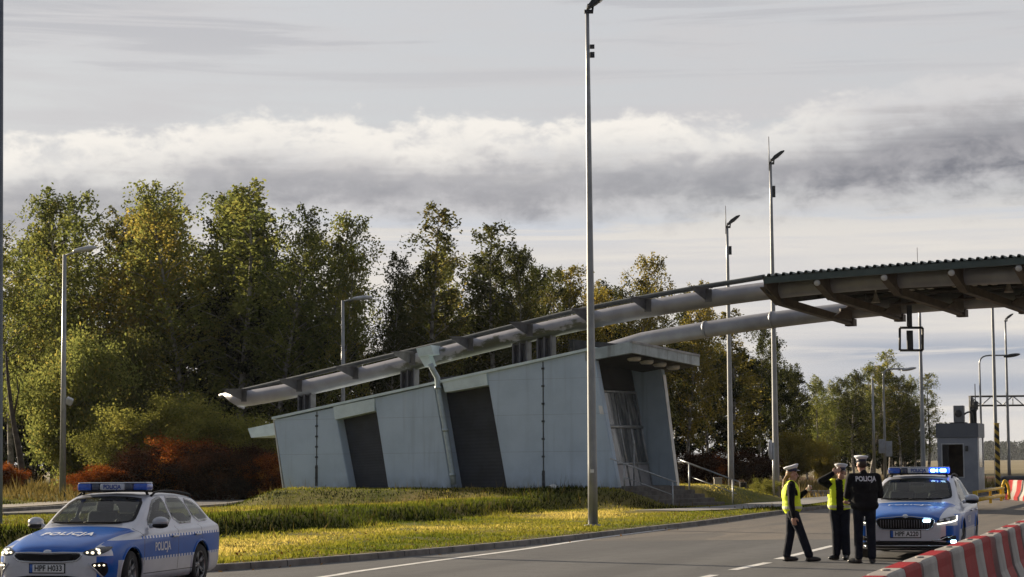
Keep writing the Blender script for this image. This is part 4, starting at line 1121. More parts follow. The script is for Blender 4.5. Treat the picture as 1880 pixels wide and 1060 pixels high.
def make_tree(seed, H=18.0, rad=3.0, base=.22, nb=46, ntw=9, nlf=34, droop=1.0, leaf=.135, prof='birch', multi=1):
    "tapered trunk with limbs, hanging twigs and leaves spread along them; returns two meshes"
    g = np.random.default_rng(seed); mb = MB(); C = []; T = []
    for st in range(multi):
        off = Vector((g.normal()*.5, g.normal()*.5, 0)) if multi > 1 else Vector((0, 0, 0)); Hh = H*(1 if st == 0 else .45+.5*g.random())
        lean = g.normal(size=2)*.05 + (np.array([off.x, off.y])*.10)
        def tp(f): return Vector((off.x + lean[0]*Hh*f + .25*math.sin(f*5+seed), off.y+lean[1]*Hh*f + .25*math.cos(f*4+seed*2), Hh*f))
        r0 = .011*Hh
        mb.tube([tp(-.01)]+[tp(f) for f in np.linspace(0.02, .97, 10)], [r0*1.3]+[r0*(1-.93*f) for f in np.linspace(0, 1, 10)], 8)
        nbb = nb if st == 0 else int(nb*.55)
        for i in range(nbb):
            f = base + (1-base)*(i+.5*g.random())/nbb*.985; h = (f-base)/(1-base)
            if prof == 'birch': w = rad*(math.sin(min(1, h*1.25+.16)*math.pi*.5)**.8)*(1-max(0, h-.30)/.70)**.75 + .22
            elif prof == 'round': w = rad*math.sqrt(max(.02, 1-(2*h-1.0)**2))*.95+.2
            else: w = rad*(1-h)**.6+.25
            w *= (.55+.75*g.random()) if multi == 1 else (.35+1.1*g.random())*(1+.42*math.sin(2*i*2.39996+seed)+.25*math.sin(3*i*2.39996+2*seed))
            a = i*2.39996 + g.normal()*.35
            o = tp(f); up = w*(.75 if h < .75 else 1.3)*(.5+.6*g.random())
            if prof == 'round': up = w*.5
            tip = o + Vector((math.cos(a)*w, math.sin(a)*w, up)); mid = o.lerp(tip, .5) + Vector((0, 0, w*.12))
            mb.tube([o, mid, tip], [max(.012, r0*.33*(1-f*.7)), r0*.16, .012], 5)
            k = max(3, int(ntw*(.5+w/rad))); bt = g.normal()*.16
            for j in range(k):
                q = .35+.65*(j+.5)/k; p = (o.lerp(mid, q*2) if q < .5 else mid.lerp(tip, q*2-1))
                L = droop*(.5+1.0*g.random())*(.6+.25*w); aa = g.random()*6.28; sp = .55*g.random()+.2
                d = Vector((math.cos(aa)*sp, math.sin(aa)*sp, -.75 if droop > .6 else (.35*g.normal() if multi == 1 else .45+.5*g.random())))*L
                n = max(5, int(nlf*(.4+.9*g.random())))
                tt = g.random(n)**.8; s = (.10+.09*tt) if multi == 1 else (.14+.10*tt)
                c = np.array(p)[None]+np.array(d)[None]*tt[:, None]+np.array((0, 0, .18*L))[None]*((tt-tt*tt)*2)[:, None]+g.normal(size=(n, 3))*s[:, None]
                C.append(c); T.append(np.clip(bt+g.normal()*.16+.40+g.normal(size=n)*.17, 0, 1))
    C = np.concatenate(C); T = np.concatenate(T); U, W_ = rand_axes(len(C), leaf, g)
    return mb, (C, U, W_, T)

LEAF_BIRCH = leaf_mat('birch_leaves', (.12, .15, .042), (.28, .295, .075), (.56, .44, .10), .6)
LEAF_YEL = leaf_mat('yellowing_leaves', (.17, .16, .036), (.36, .29, .06), (.58, .40, .07), .6)
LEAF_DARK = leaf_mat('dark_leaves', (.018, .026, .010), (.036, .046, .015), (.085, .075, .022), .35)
LEAF_BUSH = leaf_mat('willow_leaves', (.16, .175, .042), (.33, .32, .072), (.54, .44, .11), .55)
LEAF_RUST = leaf_mat('rust_leaves', (.10, .026, .010), (.36, .095, .02), (.80, .34, .06), .5)
LEAF_BROWN = leaf_mat('brown_leaves', (.024, .012, .009), (.058, .025, .014), (.20, .075, .022), .35)

class Proto:
    def __init__(s, name, bark, lmat, seed, **kw):
        mb, q = make_tree(seed, **kw); s.H = kw.get('H', 18.0)
        o = mb.build('trunk', bark); s.trunk = o.data; bpy.data.objects.remove(o)
        s.q = q; s.crowns = {}; s.name = name; s.leaf = lmat
    def crown(s, m):
        if m.name not in s.crowns: s.crowns[m.name] = quads('crown', *s.q, m)
        return s.crowns[m.name]
    def place(s, x, y, z, h, label, cat, group, wide=1.0, leaf=None, rz=0.0, name=None):
        t = thing(name or s.name, (x, y, z), label, cat, group, rz)
        k = h/s.H; t.scale = (k*wide, k*wide, k)
        for nm, d in (('trunk', s.trunk), ('crown', s.crown(leaf or s.leaf))):
            o = bpy.data.objects.new(nm, d); COL.objects.link(o); o.parent = t
        return t
LEAF_MID = leaf_mat('darker_birch_leaves', (.055, .068, .020), (.115, .122, .034), (.27, .22, .055), .5)  # darker, less yellow green than the other birch leaves
BP = [Proto('birch_tree', BARK, LEAF_BIRCH, 100+i, rad=2.9+.3*i, base=.2+.02*i, nb=46, ntw=6.5, nlf=44, leaf=.10, droop=1.7) for i in range(4)]
BP += [Proto('birch_tree', BARK, LEAF_BIRCH, 110+i, rad=2.1, base=.22, nb=42, ntw=6, nlf=32, leaf=.10, prof='spire', droop=1.4) for i in range(2)]
DP = [Proto('leafy_tree', DBARK, LEAF_DARK, 130+i, H=14.0, rad=3.4, base=.06, nb=56, ntw=10, nlf=42, droop=.5, prof='round') for i in range(2)]
UB = [Proto('bush', DBARK, LEAF_BUSH, 150+i, H=4.0, rad=1.35, base=.02, nb=36, ntw=9, nlf=34, droop=.5, leaf=.055, prof='round', multi=6) for i in range(4)]

def plant(proto, px, top_py, Y, label, cat='tree', group='trees of the wood behind the building', wide=1.0, leaf=None, name=None):
    p = at(px, 850, Y); z = gz(p.x, p.y) if Y < 300 and abs(p.x) < 60 else 0
    h = at(px, top_py, Y).z - z
    return proto.place(p.x, p.y, z-.05, h, label, cat, group, wide, leaf, rng.random()*6.28, name)

WL = 'tall olive green birch in the wood at the left, among others like it'
WR = 'dark green birch of the middle wood rising behind the arch tubes'
left = [  # px, top, Y, proto, width, leaf, label
 (18, 425, 136, 3, 1.1, LEAF_BIRCH, 'birch thinning at the top, cut by the mast at the left edge'),
 (62, 395, 142, 1, 1.0, None, WL), (122, 342, 138, 0, 1.0, None, 'tall birch with a thin top behind the left street lamp'),
 (188, 352, 144, 2, 1.05, LEAF_BIRCH, WL), (248, 372, 139, 1, 1.1, LEAF_YEL, 'yellowing birch right of the left street lamp'),
 (305, 356, 146, 3, 1.0, None, WL), (352, 340, 139, 2, 1.1, None, WL), (403, 344, 145, 0, 1.05, LEAF_BIRCH, WL),
 (450, 326, 139, 4, 1.35, None, 'highest birch of the left wood with a pointed top'), (500, 384, 136, 2, 1.0, None, WL), (545, 402, 144, 1, 1.1, None, WL),
 (592, 398, 139, 3, .95, None, 'birch with a ragged top near the right end of the left wood'), (630, 452, 136, 0, .68, None, 'last birch at the right end of the left wood'),
 (668, 640, 148, 1, .8, None, 'low birch filling the gap between the left and middle woods')]
left += [(40, 440, 150, 2, 1.1, None, WL), (95, 420, 152, 0, 1.1, LEAF_MID, WL), (155, 385, 150, 1, 1.1, None, WL), (220, 385, 152, 3, 1.1, None, WL), (280, 378, 150, 0, 1.1, None, WL),
         (378, 368, 152, 1, 1.1, LEAF_MID, WL), (428, 365, 150, 3, 1.1, None, WL), (475, 372, 152, 0, 1.1, None, WL), (570, 425, 150, 2, 1.1, None, WL), (602, 440, 152, 1, .9, None, WL)]
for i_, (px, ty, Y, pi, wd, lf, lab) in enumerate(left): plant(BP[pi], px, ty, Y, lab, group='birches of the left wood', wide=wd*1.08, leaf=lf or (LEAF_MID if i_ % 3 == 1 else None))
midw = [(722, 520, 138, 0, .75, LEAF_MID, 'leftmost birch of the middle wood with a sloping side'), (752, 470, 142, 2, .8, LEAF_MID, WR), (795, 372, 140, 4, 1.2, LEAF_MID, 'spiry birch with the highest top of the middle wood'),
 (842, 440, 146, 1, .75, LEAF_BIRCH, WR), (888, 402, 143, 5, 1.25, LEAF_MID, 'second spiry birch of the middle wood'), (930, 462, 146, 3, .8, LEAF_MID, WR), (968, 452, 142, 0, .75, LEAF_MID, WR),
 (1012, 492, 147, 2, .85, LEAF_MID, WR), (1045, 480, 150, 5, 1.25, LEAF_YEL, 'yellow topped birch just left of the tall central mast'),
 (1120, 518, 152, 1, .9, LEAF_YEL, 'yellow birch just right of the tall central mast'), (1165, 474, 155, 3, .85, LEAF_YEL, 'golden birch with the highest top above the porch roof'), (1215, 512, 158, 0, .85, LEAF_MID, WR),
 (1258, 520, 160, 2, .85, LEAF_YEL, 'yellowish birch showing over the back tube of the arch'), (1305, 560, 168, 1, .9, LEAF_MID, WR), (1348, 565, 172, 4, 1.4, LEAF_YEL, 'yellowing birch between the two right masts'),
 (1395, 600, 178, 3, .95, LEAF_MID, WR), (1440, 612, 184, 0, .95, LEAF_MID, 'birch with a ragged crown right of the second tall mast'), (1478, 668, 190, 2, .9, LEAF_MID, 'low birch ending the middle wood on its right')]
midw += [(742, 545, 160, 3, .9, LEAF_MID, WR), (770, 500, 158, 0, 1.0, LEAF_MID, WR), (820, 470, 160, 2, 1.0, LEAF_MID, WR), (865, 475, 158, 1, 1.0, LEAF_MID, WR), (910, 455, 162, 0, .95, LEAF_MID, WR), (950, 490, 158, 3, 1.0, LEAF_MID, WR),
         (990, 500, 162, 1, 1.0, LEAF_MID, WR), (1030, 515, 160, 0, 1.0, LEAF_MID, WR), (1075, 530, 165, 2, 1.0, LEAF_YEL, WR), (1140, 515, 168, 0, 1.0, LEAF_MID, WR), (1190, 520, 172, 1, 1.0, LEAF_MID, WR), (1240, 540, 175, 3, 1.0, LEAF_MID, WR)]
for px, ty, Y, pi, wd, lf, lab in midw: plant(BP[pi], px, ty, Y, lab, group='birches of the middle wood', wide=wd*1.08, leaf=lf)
FR = 'dark tree of the distant clump behind the police officers'
MD = 'low birch between the middle wood and the distant clump'
for px, ty, Y, pi in ((1495, 690, 200, 1), (1522, 705, 212, 0)): plant(BP[pi], px, ty, Y, MD, group='low birches at the end of the middle wood', wide=1.2)
for px, ty, Y, pi, wd, lf, lab in [(1512, 700, 240, 1, 1.0, None, FR), (1548, 688, 250, 2, 1.0, None, FR), (1585, 665, 245, 0, 1.0, None, FR), (1618, 672, 250, 3, .95, LEAF_YEL, FR), (1530, 695, 230, 3, 1.2, LEAF_MID, FR), (1568, 680, 232, 0, 1.2, LEAF_MID, FR), (1600, 676, 234, 1, 1.2, LEAF_MID, FR), (1650, 690, 232, 2, 1.2, LEAF_MID, FR), (1682, 700, 234, 0, 1.0, LEAF_MID, FR),
        (1637, 640, 244, 4, 1.25, None, 'thin topped tree rising highest in the distant clump'), (1664, 690, 250, 1, .9, None, FR), (1700, 682, 242, 5, 1.3, None, 'narrow tree at the right end of the distant clump')]:
    plant(BP[pi], px, ty, Y, lab, group='trees of the distant clump', wide=wd*1.1, leaf=lf)
# shaded lower storey
UN = 'dark leafy understorey tree among the birch trunks'
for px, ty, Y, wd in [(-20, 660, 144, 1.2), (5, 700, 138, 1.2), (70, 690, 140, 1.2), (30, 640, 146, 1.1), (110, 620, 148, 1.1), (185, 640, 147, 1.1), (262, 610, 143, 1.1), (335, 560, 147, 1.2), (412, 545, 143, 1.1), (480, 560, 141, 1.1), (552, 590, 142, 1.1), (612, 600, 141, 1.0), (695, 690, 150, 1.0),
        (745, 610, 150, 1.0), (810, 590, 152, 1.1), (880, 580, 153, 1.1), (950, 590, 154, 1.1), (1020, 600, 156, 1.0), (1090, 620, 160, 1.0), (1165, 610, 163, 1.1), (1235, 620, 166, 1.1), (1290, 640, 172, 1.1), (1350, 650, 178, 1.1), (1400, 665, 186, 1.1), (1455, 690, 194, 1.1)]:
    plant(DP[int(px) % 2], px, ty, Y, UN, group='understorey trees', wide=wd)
for px, ty, Y, wd in [(1478, 755, 215, 1.2), (1520, 745, 252, 1.2), (1560, 740, 254, 1.2), (1602, 735, 254, 1.2), (1640, 735, 256, 1.2), (1676, 750, 254, 1.1), (1500, 745, 236, 1.1), (1540, 735, 242, 1.1), (1580, 730, 240, 1.1), (1622, 730, 246, 1.1), (1660, 740, 242, 1.0)]:
    plant(DP[int(px) % 2], px, ty, Y, 'dark leafy tree low in the distant clump', group='low trees of the distant clump', wide=wd)
# bushes along the side road
BU = 'bushes along the edge of the left wood'
plant(UB[0], 135, 655, 122, 'tall yellow green bush behind the left street lamp', 'bush', BU, wide=.8, leaf=LEAF_BIRCH)
plant(UB[1], 195, 640, 127, 'tall dark green bush right of the left street lamp', 'bush', BU, wide=.85, leaf=LEAF_MID)
plant(UB[0], 258, 790, 113, 'pale willow bush left of the biggest willow bush', 'bush', BU, wide=1.1)
plant(UB[2], 300, 758, 113.5, 'biggest pale green willow bush behind the left police car', 'bush', BU, wide=1.2)
plant(UB[0], 365, 772, 113.5, 'pale willow bush in the middle of the bush row', 'bush', BU, wide=1.15)
plant(UB[3], 430, 785, 114, 'pale willow bush near the far end of the concrete building', 'bush', BU, wide=1.2)
plant(UB[0], 482, 800, 114.5, 'low willow bush half hidden by the eave of the building', 'bush', BU, wide=1.1)
RU = 'rust coloured bushes'
for i, (px, ty, Y, wd, lf, lab) in enumerate([(188, 868, 107, 1.8, LEAF_RUST, 'low bright orange bush at the left end of the rusty row'), (232, 860, 107.5, 1.7, LEAF_RUST, 'bright orange bush second in the rusty row'),
        (285, 836, 108, 1.4, LEAF_BROWN, 'dark brown bush below the biggest willow bush'), (325, 824, 108.5, 1.4, LEAF_RUST, 'tallest rusty bush in the middle of the row'), (372, 832, 108, 1.5, LEAF_BROWN, 'dark brown bush right of the tallest rusty one'),
        (415, 828, 109, 1.4, LEAF_BROWN, 'dark brown bush before the end of the building'), (460, 836, 109, 1.4, LEAF_BROWN, 'brown bush nearest to the eave of the building'), (495, 846, 109, 1.4, LEAF_RUST, 'rusty bush touching the end of the building'),
        (15, 858, 110, 1.4, LEAF_RUST, 'rust coloured bush at the left edge by the side road'), (-25, 862, 110, 1.4, LEAF_BROWN, 'brown bush cut by the left edge')]):
    plant(UB[i % 4], px, ty, Y, lab, 'bush', RU, wide=wd, leaf=lf)
for i, (px, ty, Y, wd, lf, lab) in enumerate([(1262, 838, 118, 1.3, LEAF_BROWN, 'brown bush beside the far handrail'), (1295, 842, 125, 1.3, LEAF_RUST, 'orange tinged bush behind the concrete cabinets'), (1330, 838, 130, 1.4, LEAF_BROWN, 'brown bush behind the second mast'),
        (1385, 842, 140, 1.4, LEAF_BROWN, 'brown bush behind the round sign'), (1446, 805, 150, .8, LEAF_YEL, 'small yellow tree-like bush right of the tall mast'), (1512, 820, 160, .8, LEAF_YEL, 'small yellow bush between two officers'), (1405, 885, 94, 1.5, LEAF_BUSH, 'small pale tuft of bush at the foot of the round sign')]):
    plant(UB[i % 4], px, ty, Y, lab, 'bush', 'bushes right of the building', wide=wd, leaf=lf)
# dead leaning trunk at the left
a, m_, b_ = at(44, 892, 113), at(24, 770, 113), at(11, 645, 113); t = thing('dead_tree', Vector((a.x, a.y, gz(a.x, a.y))), 'bare leaning dead trunk at the left edge of the wood', 'tree')
MB().tube(catmull([a, at(36, 835, 113), m_, at(15, 700, 113), b_], 4), [.2*(1-.75*i/16) for i in range(17)], 9).build('trunk', DBARK, t)
MB().tube([m_, at(34, 720, 113), at(30, 690, 112.5)], [.06, .04, .015], 6).build('branch', DBARK, t)

# far-off woods on the horizon, one mass
g = np.random.default_rng(5); C = []; T = []
for i in range(260):
    x = g.uniform(380, 900); y = 2600+g.normal()*100; h = 14+9*g.random()
    n = 150; th = g.random(n)*6.28; hh = g.random(n); r = 8.5*np.sqrt(g.random(n))*(1-.6*hh)
    C.append(np.stack([x+r*np.cos(th), y+r*np.sin(th), h*hh], 1)); T.append(g.random(n)*.5)
C = np.concatenate(C); T = np.concatenate(T); U, W_ = rand_axes(len(C), 1.8, g)
o = bpy.data.objects.new('far_wood', quads('far_wood', C, U, W_, T, LEAF_DARK)); COL.objects.link(o)
tag(o, 'distant wood along the horizon behind the guard booth', 'wood', kind='stuff')

# grass: blades over the verge, longer on the bank and the mound
GX, GY = np.array(gx), np.array(gy); GZ = np.array([v[2] for v in vs_ground]).reshape(len(gy), len(gx))
def gzi(x, y):
    i = np.clip(np.searchsorted(GX, x)-1, 0, len(GX)-2); j = np.clip(np.searchsorted(GY, y)-1, 0, len(GY)-2)
    fx = (x-GX[i])/(GX[i+1]-GX[i]); fy = (y-GY[j])/(GY[j+1]-GY[j])
    return (GZ[j, i]*(1-fx)+GZ[j, i+1]*fx)*(1-fy)+(GZ[j+1, i]*(1-fx)+GZ[j+1, i+1]*fx)*fy
def edge_d(x, y):
    best = np.full(len(x), 1e9); sg = np.ones(len(x))
    for a, b in zip(EDGE[:-1], EDGE[1:]):
        dx, dy = b.x-a.x, b.y-a.y; t = np.clip(((x-a.x)*dx+(y-a.y)*dy)/(dx*dx+dy*dy), 0, 1)
        ex, ey = x-a.x-t*dx, y-a.y-t*dy; d = np.hypot(ex, ey); k = d < best; best = np.where(k, d, best); sg = np.where(k, np.sign(dx*ey-dy*ex), sg)
    return best*sg
def blades(name, n, m, region, hmin, hmax, wmin, wmax, seed, label, dens=None):
    g = np.random.default_rng(seed); X0, X1, Y0, Y1 = region
    u = g.uniform(-.26, .26, n*3); y = Y0+(Y1-Y0)*g.random(n*3)**1.15; x = u*y
    k = (x > X0) & (x < X1); x, y = x[k], y[k]; e = edge_d(x, y)
    q = -((x-FA.x)*FN.x+(y-FA.y)*FN.y); s = (x-FA.x)*FD.x+(y-FA.y)*FD.y
    k = (e > .18) & ~((q < .05) & (q > -6) & (s > -.3) & (s < FL+.3)) & ~((s > FL-.3) & (s < FL+2.6) & (q < .1) & (q > -5.3))
    for (a, b) in zip(SIDE_ROAD[:-1], SIDE_ROAD[1:]):
        dx, dy = b[0]-a[0], b[1]-a[1]; t = np.clip(((x-a[0])*dx+(y-a[1])*dy)/(dx*dx+dy*dy), 0, 1); k &= np.hypot(x-a[0]-t*dx, y-a[1]-t*dy) > 3.5
    for a, b in zip(fp[:-1], fp[1:]):
        dx, dy = b.x-a.x, b.y-a.y; t = np.clip(((x-a.x)*dx+(y-a.y)*dy)/(dx*dx+dy*dy), 0, 1); k &= np.hypot(x-a.x-t*dx, y-a.y-t*dy) > 1.35
    x, y, e, q, s = (v[k][:n] for v in (x, y, e, q, s)); 
    if dens is not None:
        k = g.random(len(x)) < dens(x, y, e, q, s); x, y, e, q, s = (v[k] for v in (x, y, e, q, s))
    n = len(x); z = gzi(x, y); cl = np.array([noise.noise(Vector((a*.9, b*.5, 3))) for a, b in zip(x, y)])
    cl2 = np.array([noise.noise(Vector((a*.25, b*.12, 7))) for a, b in zip(x, y)])
    h = hmin+(hmax-hmin)*g.random(n)**1.5; bank = np.exp(-((e-9.4)/1.3)**2)*(x < 6)+.6*np.exp(-((q-2.2)/1.3)**2); h *= np.clip(1+1.2*cl+1.3*bank, .35, 3.4)
    w = g.uniform(wmin, wmax, n); a = g.random(n)*6.28; lx, ly = g.normal(size=n)*.35*h, g.normal(size=n)*.35*h
    P = np.empty((n, 3, 3)); P[:, 0] = np.stack([x-w*np.cos(a), y-w*np.sin(a), z-.02], 1); P[:, 1] = np.stack([x+w*np.cos(a), y+w*np.sin(a), z-.02], 1); P[:, 2] = np.stack([x+lx, y+ly, z+h], 1)
    me = bpy.data.meshes.new(name); me.vertices.add(n*3); me.vertices.foreach_set('co', P.reshape(-1)); me.loops.add(n*3); me.loops.foreach_set('vertex_index', np.arange(n*3, dtype=np.int32))
    me.polygons.add(n); me.polygons.foreach_set('loop_start', np.arange(0, n*3, 3, dtype=np.int32))
    strip = np.exp(-((e-5.0)/2.3)**2)*.50 - np.exp(-(e/1.1)**2)*.22 + np.exp(-((e-13)/2.2)**2)*.35 - bank*.4
    tint = np.clip((.25 if name != 'shade_blades' else .2)+(strip if name != 'shade_blades' else 0)+cl2*.75+cl*.25+g.normal(size=n)*.16, 0, 1)
    at_ = me.attributes.new('tint', 'FLOAT', 'POINT'); at_.data.foreach_set('value', np.repeat(tint, 3).astype(np.float32)); me.materials.append(m); me.update()
    o = bpy.data.objects.new(name, me); COL.objects.link(o); tag(o, label, 'grass', kind='stuff')
GRASS = leaf_mat('grass_blades', (.080, .125, .014), (.32, .30, .040), (.80, .63, .17), .5)
DRY = leaf_mat('dry_stalks', (.13, .11, .03), (.26, .19, .06), (.42, .32, .14), .4)
BANK_SHADE = leaf_mat('bank_shade_blades', (.016, .024, .006), (.034, .042, .010), (.10, .10, .02), .3)  # dark blades stand in for the shade on the bank and mound slopes
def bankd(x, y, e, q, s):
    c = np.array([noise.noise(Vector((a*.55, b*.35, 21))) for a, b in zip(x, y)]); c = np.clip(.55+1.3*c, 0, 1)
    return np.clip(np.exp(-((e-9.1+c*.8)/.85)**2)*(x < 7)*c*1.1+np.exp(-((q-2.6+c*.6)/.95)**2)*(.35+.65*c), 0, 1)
blades('shade_blades', 150000, BANK_SHADE, (-26, 20, 40, 98), .03, .10, .014, .032, 8, 'dark rank weeds on the banks of the verge and the mound', dens=lambda x, y, e, q, s: bankd(x, y, e, q, s)*.9)  # the labelled weeds are dark blades put in for the shade on the banks
blades('grass', 170000, GRASS, (-26, 22, 35, 100), .022, .065, .014, .032, 3, 'mown grass of the verge and mound in front of the concrete building', dens=lambda x, y, e, q, s: 1-.72*bankd(x, y, e, q, s))
blades('dry_grass', 9000, DRY, (-26, 20, 40, 98), .08, .26, .008, .018, 4, 'taller dry stalks scattered over the verge', dens=lambda x, y, e, q, s: np.clip(np.exp(-((e-10.5)/2)**2)*.8+np.exp(-((q-1.2)/1.6)**2)*.35+.05, 0, 1))
blades('rough_grass', 16000, DRY, (-60, 60, 96, 140), .2, .7, .02, .05, 6, 'rough dry grass beyond the side road before the wood')

# fallen leaves blown against the kerb and over the turf
g = np.random.default_rng(44); n = 2600; u = g.uniform(-.25, .2, n); y = 36+45*g.random(n)**1.4; x = u*y; e = edge_d(x, y); k = (e > -.5) & (e < 9) & (g.random(n) < np.exp(-np.abs(e)/1.6)+.12)
x, y, e = x[k], y[k], e[k]; zz = np.where(e > .16, gzi(x, y)+.05, np.where(e > 0, .118, .012)); C = np.stack([x, y, zz], 1); n = len(x)
U = np.stack([g.normal(size=n), g.normal(size=n), g.normal(size=n)*.35], 1); U /= np.linalg.norm(U, axis=1)[:, None]; W_ = np.cross(U, np.array([0, 0, 1.0])+g.normal(size=(n, 3))*.3); W_ /= np.linalg.norm(W_, axis=1)[:, None]; sz_ = (.025+.03*g.random(n))[:, None]
FALL = leaf_mat('fallen_leaf', (.10, .045, .015), (.26, .13, .03), (.45, .28, .06), .25)
o = bpy.data.objects.new('fallen_leaves', quads('fallen_leaves', C, U*sz_, W_*sz_*.7, g.random(n), FALL)); COL.objects.link(o); tag(o, 'fallen brown leaves along the kerb and on the verge', 'leaves', kind='stuff')
# ------------------------------------------------------------------ the two police cars
RUB = mat('tyre_rubber', (.018, .018, .019), .85, base2=(.028, .027, .026), scale=9)
TRIMB = mat('black_plastic', (.008, .008, .009), .6, base2=(.014, .014, .015), scale=12, spec=.2)
GLOSSB = mat('gloss_black', (.008, .008, .009), .12, coat=.6)
CHROME = mat('chrome', (.62, .63, .65), .14, metal=1.0, base2=(.55, .56, .58))
ALLOY = mat('alloy_rim', (.22, .225, .23), .35, metal=.7, base2=(.14, .14, .145), scale=8)
SEAT = mat('seat_fabric', (.012, .012, .014), .85, spec=.2, base2=(.02, .02, .023), scale=10)
WHITE = mat('white_foil', (.75, .76, .78), .45, base2=(.66, .67, .69))
BLUEF = mat('blue_foil', (.012, .11, .45), .3, base2=(.01, .075, .36), coat=.5)
PLATE = mat('plate_white', (.70, .71, .72), .4, base2=(.6, .61, .62))
PLTXT = mat('plate_ink', (.012, .012, .014), .5)
LENSB = mat('blue_lens', (.012, .10, .55), .15, base2=(.008, .06, .38), scale=9, coat=.8)
LENSD = mat('dark_lens', (.045, .06, .10), .15, base2=(.02, .03, .06), scale=14, coat=.8)
LENSW = mat('clear_lens', (.60, .63, .68), .15, base2=(.4, .43, .48), scale=14, coat=.8)
LEDW = mat('led_white', (.9, .88, .8), .3, emit=(1.0, .86, .60), estr=.95)
DRL = mat('drl_strip', (.9, .9, .8), .3, emit=(1.0, .97, .80), estr=1.6)
LEDB = mat('led_blue', (.6, .8, 1.0), .3, emit=(.45, .75, 1.0), estr=5.0)
LEDG = mat('lens_blue_lit', (.01, .08, .6), .2, emit=(.005, .06, .9), estr=1.6)
CARGLASS = bpy.data.materials.new('car_glass'); CARGLASS.use_nodes = True; nt = CARGLASS.node_tree
for n in list(nt.nodes): nt.nodes.remove(n)
out = nt.nodes.new('ShaderNodeOutputMaterial'); tr = nt.nodes.new('ShaderNodeBsdfTransparent'); gl = nt.nodes.new('ShaderNodeBsdfGlossy'); mx = nt.nodes.new('ShaderNodeMixShader'); fr = nt.nodes.new('ShaderNodeFresnel')
tr.inputs[0].default_value = (.74, .82, .79, 1); gl.inputs['Roughness'].default_value = .02; fr.inputs[0].default_value = 1.55
X, Y, Z = xyz(nt, 'Object'); dirt = noise_v(nt, vec(nt, X, Y, Z), 3, 5)
nt.links.new((V(nt, fr.outputs[0])*.70+dirt*.012+.005).clamp().s, mx.inputs[0]); nt.links.new(tr.outputs[0], mx.inputs[1]); nt.links.new(gl.outputs[0], mx.inputs[2]); nt.links.new(mx.outputs[0], out.inputs[0])

def pip(poly, X, Y):
    ins = np.zeros(X.shape, bool); n = len(poly)
    for i in range(n):
        x0, y0 = poly[i]; x1, y1 = poly[(i+1) % n]
        c = ((y0 > Y) != (y1 > Y)); t = np.where(c, (Y-y0)/((y1-y0) if y1 != y0 else 1e-9), 0)
        ins ^= c & (X < x0 + t*(x1-x0))
    return ins
def smooth_poly(p, k=2):
    for _ in range(k):
        q = []
        for i in range(len(p)):
            a, b = np.array(p[i], float), np.array(p[(i+1) % len(p)], float); q += [tuple(a*.78+b*.22), tuple(a*.22+b*.78)]
        p = q
    return p
def scale_poly(p, d):
    "grow (d>0) a polygon outward by about d"
    c = np.mean(np.array(p), 0); out = []; n = len(p)
    ar = sum(p[i][0]*p[(i+1) % n][1]-p[(i+1) % n][0]*p[i][1] for i in range(n)); s = 1 if ar > 0 else -1
    for i in range(n):
        a, b, e = np.array(p[i-1]), np.array(p[i]), np.array(p[(i+1) % n]); t = (e-a); t = t/(np.linalg.norm(t)+1e-9); out.append(tuple(b+s*d*np.array((t[1], -t[0]))))
    return out
def interp_rows(A, n):
    "Catmull-Rom along the first axis"
    A = np.concatenate([A[:1]*2-A[1:2], A, A[-1:]*2-A[-2:-1]]); out = []
    for i in range(1, len(A)-2):
        a, b, c, d = A[i-1:i+3]
        for k in range(n):
            t = k/n; out.append(.5*((2*b)+(c-a)*t+(2*a-5*b+4*c-d)*t*t+(3*b-a-3*c+d)*t**3))
    out.append(A[-2]); return np.array(out)

def paint_mat(name, L):
    m = bpy.data.materials.new(name); m.use_nodes = True; nt = m.node_tree; b = nt.nodes['Principled BSDF']
    X, Y, Z = xyz(nt, 'Object'); AY = Y.abs(); s = L/4.6
    fl = noise_v(nt, vec(nt, X, Y, Z), 2.5, 4)
    silver = mix(nt, fl.sstep(.3, .7), (.58, .59, .64), (.52, .53, .58))
    blue = mix(nt, fl.sstep(.3, .7), (.003, .105, .46), (.003, .090, .40))
    side = AY.gt(.66)
    band = Z.gt(.53)*Z.lt(.80)*side*X.lt(1.98*s)*X.gt(-2.2*s)
    nose = Z.gt(.25)*Z.lt(.60)*AY.gt(.70)*X.gt(1.86*s)
    hood = X.gt(1.02*s)*Z.gt(.66)*(AY + (X-1.0*s)*.13).lt(.77)
    bl = band.max(nose).max(hood)
    chk = ((X*9.0).frac().gt(.5))
    rows = (Z.gt(.80)*Z.lt(.838)).max(Z.gt(.492)*Z.lt(.53))*side*X.lt(1.05*s)*X.gt(-2.0*s)
    c = mix(nt, bl, silver, blue); c = mix(nt, rows*chk, c, (.72, .73, .76)); c = mix(nt, rows*(1-chk), c, blue)
    # shut lines of doors and bonnet, road grime along the sill
    ln = None
    for xs in (.98*s, -.32*s, -1.28*s):
        q = (X-xs+ (Z-.6)*.05).abs().lt(.007)*Z.gt(.32)*Z.lt(.95)*AY.gt(.6); ln = q if ln is None else ln.max(q)
    ln = ln.max((Z-.30).abs().lt(.006)*AY.gt(.6)*X.lt(.98*s)*X.gt(-1.28*s))
    c = mix(nt, ln, c, (.01, .01, .012))
    gr = (Z*-3.2+1.25).clamp()*noise_v(nt, vec(nt, X*1.5, Y*1.5, Z*3), 2.2, 6).sstep(.25, .75)
    c = mix(nt, gr*.55, c, (.12, .105, .09))
    nt.links.new(c, b.inputs['Base Color']); nt.links.new(((1-bl)*.35).s, b.inputs['Metallic'])
    nt.links.new((gr*.4+.30).s, b.inputs['Roughness']); b.inputs['Specular IOR Level'].default_value = .3; b.inputs['Coat Weight'].default_value = .18; b.inputs['Coat Roughness'].default_value = .05
    return m

